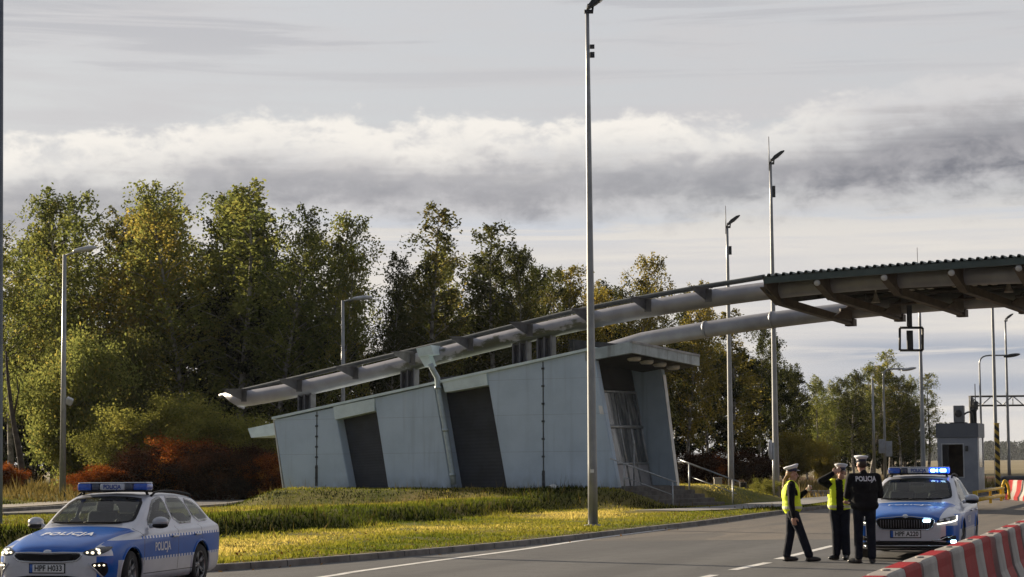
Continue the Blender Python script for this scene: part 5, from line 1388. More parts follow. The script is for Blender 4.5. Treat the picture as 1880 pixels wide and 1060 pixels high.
ST = np.array([  # x, zb, w, zbelt, wshoulder, wroofedge, zroofedge, zcentre
 (2.300, .27, .40, .57, .37, .28, .640, .645), (2.275, .23, .58, .60, .55, .36, .680, .690), (2.20, .20, .73, .635, .70, .44, .725, .745), (2.06, .18, .825, .685, .775, .50, .770, .795),
 (1.88, .17, .872, .73, .81, .55, .812, .838), (1.6, .17, .893, .795, .825, .60, .866, .89), (1.28, .17, .898, .85, .825, .63, .918, .94), (1.0, .17, .90, .885, .825, .645, .955, .985),
 (.82, .17, .90, .90, .825, .655, 1.03, 1.065), (.5, .17, .90, .918, .825, .645, 1.20, 1.235), (.18, .17, .90, .93, .825, .615, 1.345, 1.385), (-.05, .17, .90, .937, .825, .598, 1.395, 1.44),
 (-.4, .17, .90, .945, .825, .59, 1.412, 1.458), (-.9, .17, .90, .952, .82, .585, 1.40, 1.448), (-1.4, .17, .895, .958, .81, .565, 1.37, 1.415), (-1.75, .18, .885, .965, .80, .545, 1.325, 1.365),
 (-1.98, .20, .87, .965, .785, .54, 1.22, 1.255), (-2.14, .23, .85, .955, .765, .56, 1.06, 1.09), (-2.24, .27, .80, .93, .72, .58, .965, .985), (-2.285, .32, .70, .88, .62, .48, .90, .91)])

def build_car(cfg):
    s = cfg['L']/4.6; sw = cfg['W']/1.8; sh = cfg['H']/1.458
    st = ST.copy(); st[:, 0] *= s; st[:, [2, 4, 5]] *= sw; st[:, [3, 6, 7]] *= sh
    if cfg.get('blunt'):                                              # squarer, upright nose
        st[0, 2:6] = (.62, .66, .58, .42); st[1, 2:6] = (.74, .69, .70, .5); st[0, [6, 7]] = (.725, .735); st[1, [6, 7]] = (.755, .77); st[2, 2] = .815; st[2, [3, 6, 7]] = (.735, .80, .82)
        st[3, [3, 6, 7]] = (.77, .835, .862); st[4, [3, 6, 7]] = (.81, .87, .90); st[5, [3, 6, 7]] = (.86, .915, .945)
    rows = []
    for x, zb, w, zt, ws, wr, ze, zc in st:
        rows.append([(x, 0, zb), (x, .5*w, zb), (x, .86*w, zb+.005), (x, .955*w, zb+.06), (x, .985*w, zb+.20), (x, w, zb+(zt-zb)*.62), (x, w*.988, zt-.07), (x, ws, zt),
                     (x, ws*.5+wr*.5+.012*(ze > 1.1), zt*.5+ze*.5), (x, wr, ze), (x, wr*.55, ze*.25+zc*.75), (x, 0, zc)])
    A = interp_rows(np.array(rows, float), 12)                       # along the length
    A = np.swapaxes(interp_rows(np.swapaxes(A, 0, 1), 8), 0, 1)      # round the section
    A[:, :, 1] = np.maximum(A[:, :, 1], 0); A[:, 0, 1] = 0; A[:, -1, 1] = 0
    nu, nv = A.shape[:2]
    Bm = A[:, ::-1].copy(); Bm[:, :, 1] *= -1
    G = np.concatenate([A, Bm[:, 1:]], 1); NV = G.shape[1]           # ring from belly centre over the left side, the top, the right side
    Vt = G.reshape(-1, 3)
    ii, jj = np.meshgrid(np.arange(nu-1), np.arange(NV-1), indexing='ij')
    F = np.stack([ii*NV+jj, ii*NV+jj+1, (ii+1)*NV+jj+1, (ii+1)*NV+jj], -1).reshape(-1, 4)
    C = Vt[F].mean(1); bvh = BVHTree.FromPolygons([tuple(v) for v in Vt], [tuple(f) for f in F] + [tuple(range(NV-1)), tuple((nu-1)*NV+j for j in reversed(range(NV-1)))])
    root = thing('police_car', (0, 0, 0), cfg['label'], 'police car', 'police cars')
    paint = paint_mat(cfg['name']+'_paint', cfg['L'])

    def cast(o, d):
        h = bvh.ray_cast(Vector(o), Vector(d)); return (h[0], h[1]) if h[0] is not None else (None, None)
    DIR = {'side': lambda a, b, sg: ((a, sg*3, b), (0, -sg, 0)), 'front': lambda a, b, sg: ((5, a, b), (-1, 0, 0)), 'top': lambda a, b, sg: ((a, b, 4), (0, 0, -1)), 'rear': lambda a, b, sg: ((-5, a, b), (1, 0, 0))}
    def surf(kind, a, b, sg=1, off=.004):
        o, d = DIR[kind](a, b, sg); p, n = cast(o, d)
        if p is None:
            p, n, _, _ = bvh.find_nearest(Vector(o)*.45 + Vector((a if kind in ('side', 'top') else 2*s, 0, 0))*.0)
        if n.dot(Vector(d)) > 0: n = -n
        return p + n*off
    def panel(name, kind, poly, m, sg=1, off=.004, step=.05, parent=None, hole=None):
        poly = [Vector(p) for p in poly]; P = []
        def dens(q):
            o = []
            for i in range(len(q)):
                a, b = q[i], q[(i+1) % len(q)]; k = max(1, int((b-a).length/step)); o += [a.lerp(b, t/k) for t in range(k)]
            return o
        P = dens(poly); n0 = len(P); E = [(i, (i+1) % n0) for i in range(n0)]; H = None
        if hole is not None:
            H = dens([Vector(p) for p in hole]); E += [(n0+i, n0+(i+1) % len(H)) for i in range(len(H))]; P = P + H
        xs = [p.x for p in P]; ys = [p.y for p in P]
        gx_, gy_ = np.meshgrid(np.arange(min(xs)+step*.5, max(xs), step), np.arange(min(ys)+step*.5, max(ys), step))
        gx_, gy_ = gx_.ravel(), gy_.ravel()
        k = pip([tuple(p) for p in scale_poly([tuple(p) for p in poly], -step*.3)], gx_, gy_)
        if H: k &= ~pip([tuple(p) for p in scale_poly([tuple(p) for p in hole], step*.3)], gx_, gy_)
        P = P + [Vector((a, b)) for a, b in zip(gx_[k], gy_[k])]
        v2, _, f2, _, _, _ = delaunay_2d_cdt(P, E, [], 0, 1e-5)
        cen = [((v2[f[0]]+v2[f[1]]+v2[f[2]])/3) for f in f2]; cx, cy = np.array([c.x for c in cen]), np.array([c.y for c in cen])
        k = pip([tuple(p) for p in poly], cx, cy)
        if H: k &= ~pip([tuple(p) for p in hole], cx, cy)
        vs = [surf(kind, v.x, v.y, sg, off) for v in v2]; mb = MB(); mb.add(vs, [tuple(f) for f, q in zip(f2, k) if q], True)
        o = mb.build(name, m, parent or root, local=True); bm = bmesh.new(); bm.from_mesh(o.data)
        bmesh.ops.delete(bm, geom=[v for v in bm.verts if not v.link_faces], context='VERTS'); bmesh.ops.recalc_face_normals(bm, faces=bm.faces); bm.to_mesh(o.data); bm.free(); return o
    def write(name, kind, txt, size, a0, b0, m, sg=1, off=.007, flip=(1, 1), swap=False, bold=.0, parent=None, sx=1.0, sy=1.0, spacing=1.0):
        vs, fs = text_mesh(txt, size, bold, spacing); mb = MB(); q = []
        for v in vs:
            u, w = v.x*flip[0]*sx, v.y*flip[1]*sy
            a, b = (a0+w, b0+u) if swap else (a0+u, b0+w); q.append(surf(kind, a, b, sg, off))
        mb.add(q, fs, True); return mb.build(name, m, parent or root, local=True)

    # --- openings
    X, Y, Z = C[:, 0], C[:, 1], C[:, 2]; AY = np.abs(Y)
    def S_(p): return [(a*s, b*sh) for a, b in p]
    winF = smooth_poly(S_([(.60, .985), (.50, 1.06), (.15, 1.315), (-.10, 1.365), (-.26, 1.372), (-.31, .985)]), 1)
    winR = smooth_poly(S_([(-.40, .99), (-.36, 1.372), (-.75, 1.37), (-1.02, 1.35), (-1.20, .995)]), 1)
    winQ = smooth_poly(S_([(-1.29, 1.00), (-1.12, 1.34), (-1.45, 1.30), (-1.72, 1.20), (-1.86, 1.05), (-1.82, 1.01)]), 1)
    wsh = smooth_poly([(.93*s, 0), (.90*s, .40), (.80*s, .62*sw), (.70*s, .635*sw), (.22*s, .545*sw), (.165*s, .35), (.155*s, 0), (.165*s, -.35), (.22*s, -.545*sw), (.70*s, -.635*sw), (.80*s, -.62*sw), (.90*s, -.40)], 1)
    rwin = smooth_poly([(-.56, 1.02*sh), (.56, 1.02*sh), (.50, 1.29*sh), (-.50, 1.29*sh)], 1)
    cut = np.zeros(len(C), bool)
    for p in (winF, winR, winQ): cut |= pip(scale_poly(p, -.012), X, Z) & (AY > .5)
    cut |= pip(scale_poly(wsh, -.012), X, Y) & (Z > .9*sh)
    cut |= pip(scale_poly(rwin, -.012), Y, Z) & (X < -1.7*s)
    fa, ra, wr_, ar_ = 1.40*s, -1.25*s, cfg['wheel'], cfg['wheel']+.045
    for xa in (fa, ra): cut |= (((X-xa)**2+(Z-wr_)**2) < ar_**2) & (AY > .55)
    door1 = S_([(.98, .30), (.98, 1.02), (.56, 1.08), (.1, 1.37), (-.32, 1.40), (-.32, .30)]); door2 = S_([(-.32, .30), (-.32, 1.40), (-1.05, 1.38), (-1.28, .96), (-1.02, .62), (-.95, .30)])
    part = np.zeros(len(C), int)
    for k, (p, sg) in enumerate(((door1, 1), (door1, -1), (door2, 1), (door2, -1))): part[pip(p, X, Z) & (Y*sg > .5)] = 1+k
    part[(X > 1.02*s) & (X < 2.1*s) & (AY < .70*sw) & (Z > .64) & (part == 0) & (Z > .62+.12*(2.2*s-X)*.8)] = 5
    part[(X > 1.8*s) & (Z < .58*sh) & (part == 0)] = 6
    def sub(name, k, parent):
        f = F[k]; used, inv = np.unique(f, return_inverse=True); mb = MB(); mb.add([tuple(v) for v in Vt[used]], [tuple(q) for q in inv.reshape(-1, 4)], True)
        if name == 'body': pass
        return mb.build(name, paint, parent, local=True)
    body = sub('body', (part == 0) & ~cut, root); fix_normals(body)
    doors = []
    for k in range(4): d = sub('door', (part == 1+k) & ~cut, root); fix_normals(d); doors.append(d)
    bon = fix_normals(sub('bonnet', (part == 5) & ~cut, root))
    bump = fix_normals(sub('front_bumper', (part == 6) & ~cut, root))
    mb = MB(); mb.add([tuple(v) for v in G[0]], [tuple(range(NV-1))]); mb.build('nose_panel', paint, root, local=True); mb = MB(); mb.add([tuple(v) for v in G[-1]], [tuple(reversed(range(NV-1)))]); mb.build('tail_panel', paint, root, local=True)
    # --- glass with black surrounds
    for sg in (1, -1):
        for p, par in ((winF, doors[0 if sg == 1 else 1]), (winR, doors[2 if sg == 1 else 3]), (winQ, root)):
            panel('window', 'side', p, CARGLASS, sg, .002, parent=par); panel('window_seal', 'side', scale_poly(p, .020), GLOSSB, sg, .005, parent=par, hole=scale_poly(p, -.012))
    panel('windscreen', 'top', wsh, CARGLASS, 1, .002); panel('windscreen_seal', 'top', scale_poly(wsh, .02), TRIMB, 1, .005, hole=scale_poly(wsh, -.030))
    panel('rear_window', 'rear', rwin, CARGLASS, 1, .002); panel('window_seal', 'rear', scale_poly(rwin, .03), TRIMB, 1, .005, hole=scale_poly(rwin, -.02))
    mb = MB(); mb.rbox((0, 0, .20), (3.9*s, 1.15*sw, .10), .04); mb.rbox((0, 0, .20), (1.75*s, 1.62*sw, .12), .04); mb.build('underbody', TRIMB, root, local=True)
    # --- interior
    mb = MB(); mb.rbox((-.45*s, 0, .42), (3.0*s, 1.5*sw, .3), .05); mb.rbox((.82*s, 0, .80*sh), (.42, 1.42*sw, .26), .08); mb.build('interior', SEAT, root, local=True)
    for sg in (1, -1):
        mb = MB(); M = Euler((0, R(-14), 0)).to_matrix(); mb.rbox((-.12*s, sg*.37, .60), (.5, .5, .2), .07); mb.rbox((-.40*s, sg*.37, .88), (.16, .5, .60), .07, M); mb.rbox((-.50*s, sg*.37, 1.24*sh), (.10, .27, .19), .045, M); mb.build('seat', SEAT, root, local=True)
    mb = MB(); mb.rbox((-1.2*s, 0, .84), (.18, 1.25, .58), .07, Euler((0, R(-16), 0)).to_matrix()); mb.build('rear_bench', SEAT, root, local=True)
    mb = MB(); M = Euler((0, R(68), 0)).to_matrix(); mb.tube([Vector((.45*s, .37, .96*sh)) + M @ Vector((.18*math.cos(a), .18*math.sin(a), 0)) for a in np.linspace(0, 2*math.pi, 25)], .016, 6); mb.build('steering_wheel', TRIMB, root, local=True)
    mb = MB(); mb.rbox((.30*s, 0, 1.30*sh), (.03, .24, .07), .02); mb.build('rear_view_mirror', TRIMB, root, local=True)
    # --- wheels
    for xa in (fa, ra):
        for sg in (1, -1):
            cy = sg*(.785*sw); w = bpy.data.objects.new('wheel', None); COL.objects.link(w); w.parent = root; w.location = (xa, cy, wr_); w.rotation_euler = (R(-90)*sg, 0, R(cfg['steer']) if xa == fa else 0)
            r = wr_; MB().lathe([(r*.66, -.10), (r*.92, -.105), (r*.985, -.075), (r, -.03), (r, .03), (r*.985, .075), (r*.92, .105), (r*.66, .10)], (0, 0, 0), 36, None, False).build('tyre', RUB, w, local=True)
            mb = MB(); mb.lathe([(r*.665, .095), (r*.64, .10), (r*.60, .07), (r*.60, -.08)], (0, 0, 0), 36, None, False); mb.lathe([(.0, .07), (.055, .07), (.07, .045), (.07, -.05)], (0, 0, 0), 20)
            for k in range(5):
                a = 2*math.pi*k/5
                for da in (-.13, .13):
                    e = Vector((math.cos(a+da), math.sin(a+da), 0)); mb.tube([Vector((math.cos(a), math.sin(a), 0))*.05+Vector((0, 0, .05)), e*r*.36+Vector((0, 0, .062)), e*r*.63+Vector((0, 0, .07))], [.026, .020, .022], 6)
            mb.build('rim', ALLOY, w, local=True); MB().lathe([(0, -.02), (r*.5, -.02), (r*.5, .0), (0, .0)], (0, 0, 0), 28).build('brake_disc', DARKST, w, local=True)
            mb = MB(); n = 28; vs = []
            for k in range(n): a = 2*math.pi*k/n; vs += [(xa+ar_*math.cos(a), sg*.45, wr_+ar_*math.sin(a)), (xa+ar_*math.cos(a), sg*.86*sw, wr_+ar_*math.sin(a))]
            vs = [v for v in vs]; fs = [(2*k, 2*k+1, (2*k+3) % (2*n), (2*k+2) % (2*n)) for k in range(n)] + [tuple(i for i in range(0, 2*n, 2) if vs[i][2] > .2)]
            keep = [f for f in fs if len(f) > 4 or min(vs[i][2] for i in f) > .2]; mb.add(vs, keep, True); mb.build('wheel_arch', TRIMB, root, local=True)
            arc = [(xa+(ar_+.012)*math.cos(a), wr_+(ar_+.012)*math.sin(a)) for a in np.linspace(-.25, math.pi+.25, 30)]; arc = [q for q in arc if q[1] > .19]
            mb = MB(); mb.tube([surf('side', a, b, sg, .0) for a, b in arc], .018, 6); mb.build('arch_trim', paint if not cfg.get('darkarch') else TRIMB, root, local=True)
    # --- mirrors, handles, rails, wipers
    for sg in (1, -1):
        mb = MB(); c = Vector((.60*s, sg*(.985*sw), 1.03*sh)); mb.ell(c, (.085, .125, .078), None, 18, 12); mb.tube([c+Vector((.0, -sg*.06, -.04)), Vector((.62*s, sg*.82*sw, .965*sh))], [.04, .03], 8)
        mb.build('wing_mirror', mat('mirror_silver', (.48, .49, .53), .3, metal=.3, coat=.7), root, local=True)
        MB().ell(c+Vector((.01, 0, -.05)), (.085, .122, .045), None, 16, 8).build('mirror_base', TRIMB, root, local=True)
        for xh, d in ((-.16*s, doors[0 if sg == 1 else 1]), (-1.08*s, doors[2 if sg == 1 else 3])):
            p = surf('side', xh, .80*sh, sg, .022); MB().rbox(p, (.20, .028, .034), .013).build('handle', mat('mirror_silver'), d, local=True)
        rp = [surf('top', xx*s, sg*yy*sw, 1, .0) for xx, yy in ((.02, .585), (-.5, .575), (-1.0, .568), (-1.5, .55), (-1.72, .53))]
        mb = MB(); mb.tube([rp[0]]+[p+Vector((0, 0, .05)) for p in catmull(rp, 3)[1:-1]]+[rp[-1]], .017, 8); mb.build('roof_rail', TRIMB, root, local=True)
    for y0, y1 in ((.50, -.08), (-.10, -.60)):
        mb = MB(); mb.tube([surf('top', (.90-.10*abs(y0+(y1-y0)*t)**2+.012*t)*s, y0+(y1-y0)*t, 1, .02) for t in np.linspace(0, 1, 9)], .010, 5); mb.build('wiper', TRIMB, root, local=True)
    # --- blue light bar on the roof
    zb = max(surf('top', -.02*s, 0).z, 1.38)+.045; xb = -.03*s; bw = .56
    lb_ = bpy.data.objects.new('light_bar', None); COL.objects.link(lb_); lb_.parent = root; lb_.location = (xb, 0, zb)
    def lbx(name, y0, y1, m, z0=.0, z1=.105, hx=.125, r=.025): return MB().rbox((0, (y0+y1)/2, (z0+z1)/2), (hx*2, abs(y1-y0)-.002, z1-z0), r).build(name, m, lb_, local=True)
    lbx('base', -bw+.02, bw-.02, TRIMB, -.022, .010, .12, .01)
    lit = cfg['lit']
    lbx('end_lens', -bw, -.335, LENSB); lbx('end_lens', .335, bw, LEDG if lit else LENSB)
    lbx('side_lens', -.333, -.205, LENSD); lbx('side_lens', .205, .333, LEDG if lit else LENSD)
    lbx('message_panel', -.203, .203, LENSW)
    lbx('top_cover', -bw+.01, bw-.01, mat('bar_cover', (.55, .58, .64), .3, base2=(.45, .48, .54), coat=.5), .1055, .122, .118, .012)
    vs, fs = text_mesh('POLICJA', .088, .003, 1.0); mb = MB(); mb.add([(.128, v.x*.86, v.y+.052) for v in vs], fs); mb.build('lettering', mat('bar_ink', (.015, .05, .30), .4), lb_, local=True)
    if lit:
        for y0, y1 in ((.23, .31), (.40, .51), (.335, .36)): MB().rbox((.126, (y0+y1)/2, .052), (.02, y1-y0, .055), .02).build('led_block', LEDB, lb_, local=True)
    for y_ in (-.5, .5): MB().tube([(0, y_, -.02), (0, y_*1.04, -.075)], .022, 8).build('foot', TRIMB, lb_, local=True)
    # --- number plate
    pz = cfg['plate_z']; px_ = max(surf('front', 0, pz, off=0).x, surf('front', .26, pz, off=0).x, surf('front', -.26, pz, off=0).x)+.014
    pl = bpy.data.objects.new('number_plate', None); COL.objects.link(pl); pl.parent = root; pl.location = (px_, 0, pz)
    MB().rbox((-.006, 0, 0), (.012, .52, .114), .005).build('plate', PLATE, pl, local=True); MB().rbox((-.010, 0, 0), (.014, .545, .14), .005).build('plate_holder', TRIMB, pl, local=True)
    MB().rbox((.0006, -.237, 0), (.002, .045, .112), .0008).build('euro_band', BLUEF, pl, local=True)
    vs, fs = text_mesh(cfg['plate'], .112, .003, 1.02); w = max(v.x for v in vs); k = .205/w; mb = MB(); mb.add([(.0022, v.x*k+.022, v.y) for v in vs], fs); mb.build('characters', PLTXT, pl, local=True)
    # --- lettering of the livery
    write('bonnet_lettering', 'top', 'POLICJA', .19, cfg['hood_x'], 0, WHITE, flip=(1, -1), swap=True, bold=.006, spacing=1.15, sy=1.45, off=.011)
    for sg in (1, -1): write('side_lettering', 'side', 'POLICJA', .175, .30*s, .665, WHITE, sg, flip=(-1*sg if sg == -1 else -1, 1) if False else ((-1, 1) if sg == 1 else (1, 1)), bold=.004, sx=.92)
    cfg['front'](root, surf, panel, write, s, sw, sh)
    return root

def front_hatch(root, surf, panel, write, s, sw, sh):
    "wide narrow grille, swept lamps with bright reflectors, big lower intake"
    gr = smooth_poly([(-.50, .605), (-.40, .535), (.40, .535), (.50, .605), (.47, .632), (.30, .640), (0, .630), (-.30, .640), (-.47, .632)], 1)
    panel('grille', 'front', gr, TRIMB, off=.010, step=.04)
    mb = MB(); ring = smooth_poly(scale_poly(gr, .014), 1); q = [surf('front', a, b, off=.012) for a, b in ring]; mb.tube(q+q[:1], .009, 6); mb.build('grille_trim', CHROME, root, local=True)
    panel('lower_intake', 'front', smooth_poly([(-.60, .21), (.60, .21), (.52, .335), (-.52, .335)], 1), TRIMB, off=.008, step=.04)
    mb = MB(); q = [surf('front', a, .268, off=.014) for a in np.linspace(-.52, .52, 15)]; mb.tube(q, .012, 6); mb.build('bumper_strip', CHROME, root, local=True)
    MB().ell(surf('front', 0, .668, off=.004), (.012, .062, .030), Euler((0, R(-35), 0)).to_matrix()).build('emblem', CHROME, root, local=True)
    for sg in (1, -1):
        hl = smooth_poly([(sg*.50, .655), (sg*.56, .612), (sg*.70, .605), (sg*.80, .655), (sg*.825, .715), (sg*.76, .728), (sg*.62, .705)], 1)
        h = panel('headlight', 'front', hl, GLOSSB, off=.006, step=.03)
        for a, b, r in ((.575, .645, .020), (.645, .640, .026), (.70, .672, .025), (.722, .640, .024), (.665, .688, .014)):
            MB().ell(surf('front', sg*a, b, off=.012), (r*.5, r, r*.85)).build('bulb', LEDW, h, local=True)
        fg = smooth_poly([(sg*.62, .50), (sg*.80, .525), (sg*.815, .40), (sg*.77, .30), (sg*.70, .42)], 1); f = panel('fog_slot', 'front', fg, TRIMB, off=.008, step=.03)
        for a in (.68, .73, .775): MB().ell(surf('front', sg*a, .475, off=.014), (.012, .017, .014)).build('fog_lamp', LEDW, f, local=True)
        MB().tube([surf('front', sg*a, b, off=.008) for a, b in ((.60, .50), (.69, .41), (.77, .285))], .014, 6).build('bumper_blade', mat('mirror_silver'), root, local=True)
def front_estate(root, surf, panel, write, s, sw, sh):
    "upright grille with vertical bars and chrome frame, slim lamps with light strips, black lower intake"
    gr = smooth_poly([(-.52, .715), (-.47, .575), (-.38, .535), (.38, .535), (.47, .575), (.52, .715), (.25, .728), (.12, .745), (-.12, .745), (-.25, .728)], 1)
    panel('grille', 'front', gr, TRIMB, off=.010, step=.04)
    mb = MB(); q = [surf('front', a, b, off=.016) for a, b in smooth_poly(scale_poly(gr, .010), 1)]; mb.tube(q+q[:1], .008, 6); mb.build('grille_trim', CHROME, root, local=True)
    for a in np.linspace(-.43, .43, 20):
        mb = MB(); mb.tube([surf('front', a, b, off=.018) for b in (.565, .62, .67, .70)], .006, 5); mb.build('grille_bar', mat('bar_grey', (.16, .165, .18), .35, metal=.6), root, local=True)
    MB().ell(surf('front', 0, .765, off=.006), (.012, .048, .042), Euler((0, R(-40), 0)).to_matrix()).build('emblem', CHROME, root, local=True)
    for sg in (1, -1):
        hl = [(sg*.545, .700), (sg*.56, .635), (sg*.80, .662), (sg*.875, .690), (sg*.872, .765), (sg*.80, .760)]; h = panel('headlight', 'front', smooth_poly(hl, 1), GLOSSB, off=.006, step=.03)
        MB().tube([surf('front', sg*a, b, off=.014) for a, b in ((.555, .632), (.66, .645), (.78, .662), (.855, .690), (.862, .725), (.86, .762))], .011, 6).build('light_strip', DRL, h, local=True)
        for a in (.63, .73): MB().rbox(surf('front', sg*a, .70, off=.010), (.02, .075, .04), .009).build('lamp_module', LENSW, h, local=True)
        f = panel('side_intake', 'front', smooth_poly([(sg*.60, .405), (sg*.84, .44), (sg*.85, .35), (sg*.62, .33)], 1), TRIMB, off=.008, step=.03)
        MB().tube([surf('front', sg*a, b, off=.013) for a, b in ((.45, .345), (.60, .352), (.70, .40), (.80, .42))], .009, 6).build('bumper_strip', CHROME, root, local=True)
    panel('lower_intake', 'front', smooth_poly([(-.80, .215), (.80, .215), (.76, .335), (-.76, .335)], 1), TRIMB, off=.009, step=.04)
    mb = MB(); mb.tube([surf('front', a, .255, off=.014) for a in np.linspace(-.74, .74, 19)], .010, 6); mb.build('bumper_strip', CHROME, root, local=True)
    for y_, z_ in ((.375, .69), (.79, .325)): MB().rbox(surf('front', y_, z_, off=.022), (.03, .125, .055), .014).build('strobe', LEDB, root, local=True)

CAR1 = build_car(dict(name='hatch', L=4.6, W=1.8, H=1.458, wheel=.325, steer=8, lit=False, plate='HPF H033', plate_z=.435, hood_x=1.62, front=front_hatch,
                      label='silver and blue police estate car with unlit light bar on the road at the left'))
CAR2 = build_car(dict(name='estate', L=4.86, W=1.86, H=1.478, wheel=.335, steer=0, lit=True, plate='HPF A220', plate_z=.455, hood_x=1.62, front=front_estate, blunt=True,
                      label='silver and blue police estate car with flashing blue lights behind the officers'))
def put_car(o, root_xy, head):
    o.location = (root_xy[0], root_xy[1], .004); o.rotation_euler = (0, 0, math.atan2(head[1], head[0]))
CAR1.scale = (.955,)*3
put_car(CAR1, (-5.72, 31.35), (-.228, -.974))
put_car(CAR2, (7.60, 41.0), (-.285, -.958))
# ------------------------------------------------------------------ the three officers
SKIN = mat('skin', (.50, .29, .20), .55, base2=(.43, .24, .165), scale=14)
HAIRB = mat('blonde_hair', (.36, .21, .085), .6, base2=(.24, .13, .05), scale=30)
HAIRD = mat('dark_hair', (.05, .032, .02), .6, base2=(.03, .02, .014), scale=30)
BLK = mat('black_uniform', (.008, .0085, .011), .85, spec=.2, base2=(.005, .0055, .007), scale=12, bump=.35, bscale=26)
NAVY = mat('navy_trousers', (.010, .013, .024), .85, spec=.2, base2=(.007, .009, .016), scale=8, bump=.4, bscale=22)
BOOT = mat('black_boots', (.012, .012, .013), .35, base2=(.02, .019, .018), scale=12)
CAPW = mat('cap_white', (.74, .75, .78), .6, base2=(.66, .67, .71))
CAPN = mat('cap_band', (.018, .022, .06), .5, base2=(.012, .015, .04))
VISOR = mat('cap_visor', (.010, .010, .011), .2, coat=.5)
def vest_mat():
    m = bpy.data.materials.new('hivis_vest'); m.use_nodes = True; nt = m.node_tree; b = nt.nodes['Principled BSDF']
    X, Y, Z = xyz(nt, 'Object'); nz = noise_v(nt, vec(nt, X, Y, Z), 9, 5)
    c = mix(nt, nz.sstep(.3, .7), (.80, .95, .015), (.68, .86, .01))
    st = (Z.gt(.915)*Z.lt(.965)).max(Z.gt(1.065)*Z.lt(1.10)*0.0)
    nt.links.new(mix(nt, st, c, (.58, .60, .42)), b.inputs['Base Color']); b.inputs['Roughness'].default_value = .7
    bp = nt.nodes.new('ShaderNodeBump'); bp.inputs['Strength'].default_value = .5; bp.inputs['Distance'].default_value = .02
    nt.links.new(noise_v(nt, vec(nt, X, Y, Z), 12, 4).s, bp.inputs['Height']); nt.links.new(bp.outputs[0], b.inputs['Normal']); return m
HIVIS = vest_mat()

def vox(name, blobs, m, parent, size=.012, smooth=4, cutter=None):
    "one continuous surface grown round tapered limbs and ellipsoids"
    mb = MB()
    for q in blobs:
        if q[0] == 'c':
            _, a, ra, b, rb = q; a, b = Vector(a), Vector(b); n = max(2, int((b-a).length/.03))
            mb.tube([a.lerp(b, i/n) for i in range(n+1)], [ra+(rb-ra)*i/n for i in range(n+1)], 14); mb.ell(a, (ra,)*3, None, 14, 8); mb.ell(b, (rb,)*3, None, 14, 8)
        else:
            _, c, r, M = q; mb.ell(c, r, M, 20, 12)
    o = mb.build(name, m, None); bm = bmesh.new(); bm.from_mesh(o.data); bmesh.ops.recalc_face_normals(bm, faces=bm.faces); bm.to_mesh(o.data); bm.free()
    md = o.modifiers.new('r', 'REMESH'); md.mode = 'VOXEL'; md.voxel_size = size; md.use_smooth_shade = True
    ms = o.modifiers.new('s', 'SMOOTH'); ms.factor = .5; ms.iterations = smooth
    dg = bpy.context.evaluated_depsgraph_get(); me = bpy.data.meshes.new_from_object(o.evaluated_get(dg)); bpy.data.objects.remove(o)
    me.name = name; me.materials.clear(); me.materials.append(m)
    if cutter:
        bm = bmesh.new(); bm.from_mesh(me); bmesh.ops.delete(bm, geom=[f for f in bm.faces if cutter(f.calc_center_median())], context='FACES'); bm.to_mesh(me); bm.free()
    o = bpy.data.objects.new(name, me); COL.objects.link(o); o.parent = parent; return o

def hand(wr, d, palm_n, curl=.5, s=1.0):
    "palm, four bent fingers of different lengths and a thumb from the side of the palm"
    d = Vector(d).normalized(); n = Vector(palm_n); n = (n-d*n.dot(d)).normalized(); w = d.cross(n); wr = Vector(wr); out = []
    pc = wr + d*.055*s
    M = Matrix((d, w, n)).transposed(); out.append(('e', pc, (.055*s, .043*s, .020*s), M))
    for k, L in enumerate((.072, .082, .076, .060)):
        o = wr + d*.095*s + w*(.030-.020*k)*s; a = o + (d*math.cos(curl*.5)+n*math.sin(curl*.5))*L*.5*s; b = a + (d*math.cos(curl*1.6)+n*math.sin(curl*1.6))*L*.55*s
        out += [('c', o, .0105*s, a, .0095*s), ('c', a, .0095*s, b, .0078*s)]
    o = wr + d*.03*s + w*.036*s; a = o + (d*.55+w*.65+n*.3).normalized()*.042*s; b = a + (d*.85+w*.1+n*.45).normalized()*.035*s
    out += [('c', o, .014*s, a, .012*s), ('c', a, .012*s, b, .010*s)]; return out

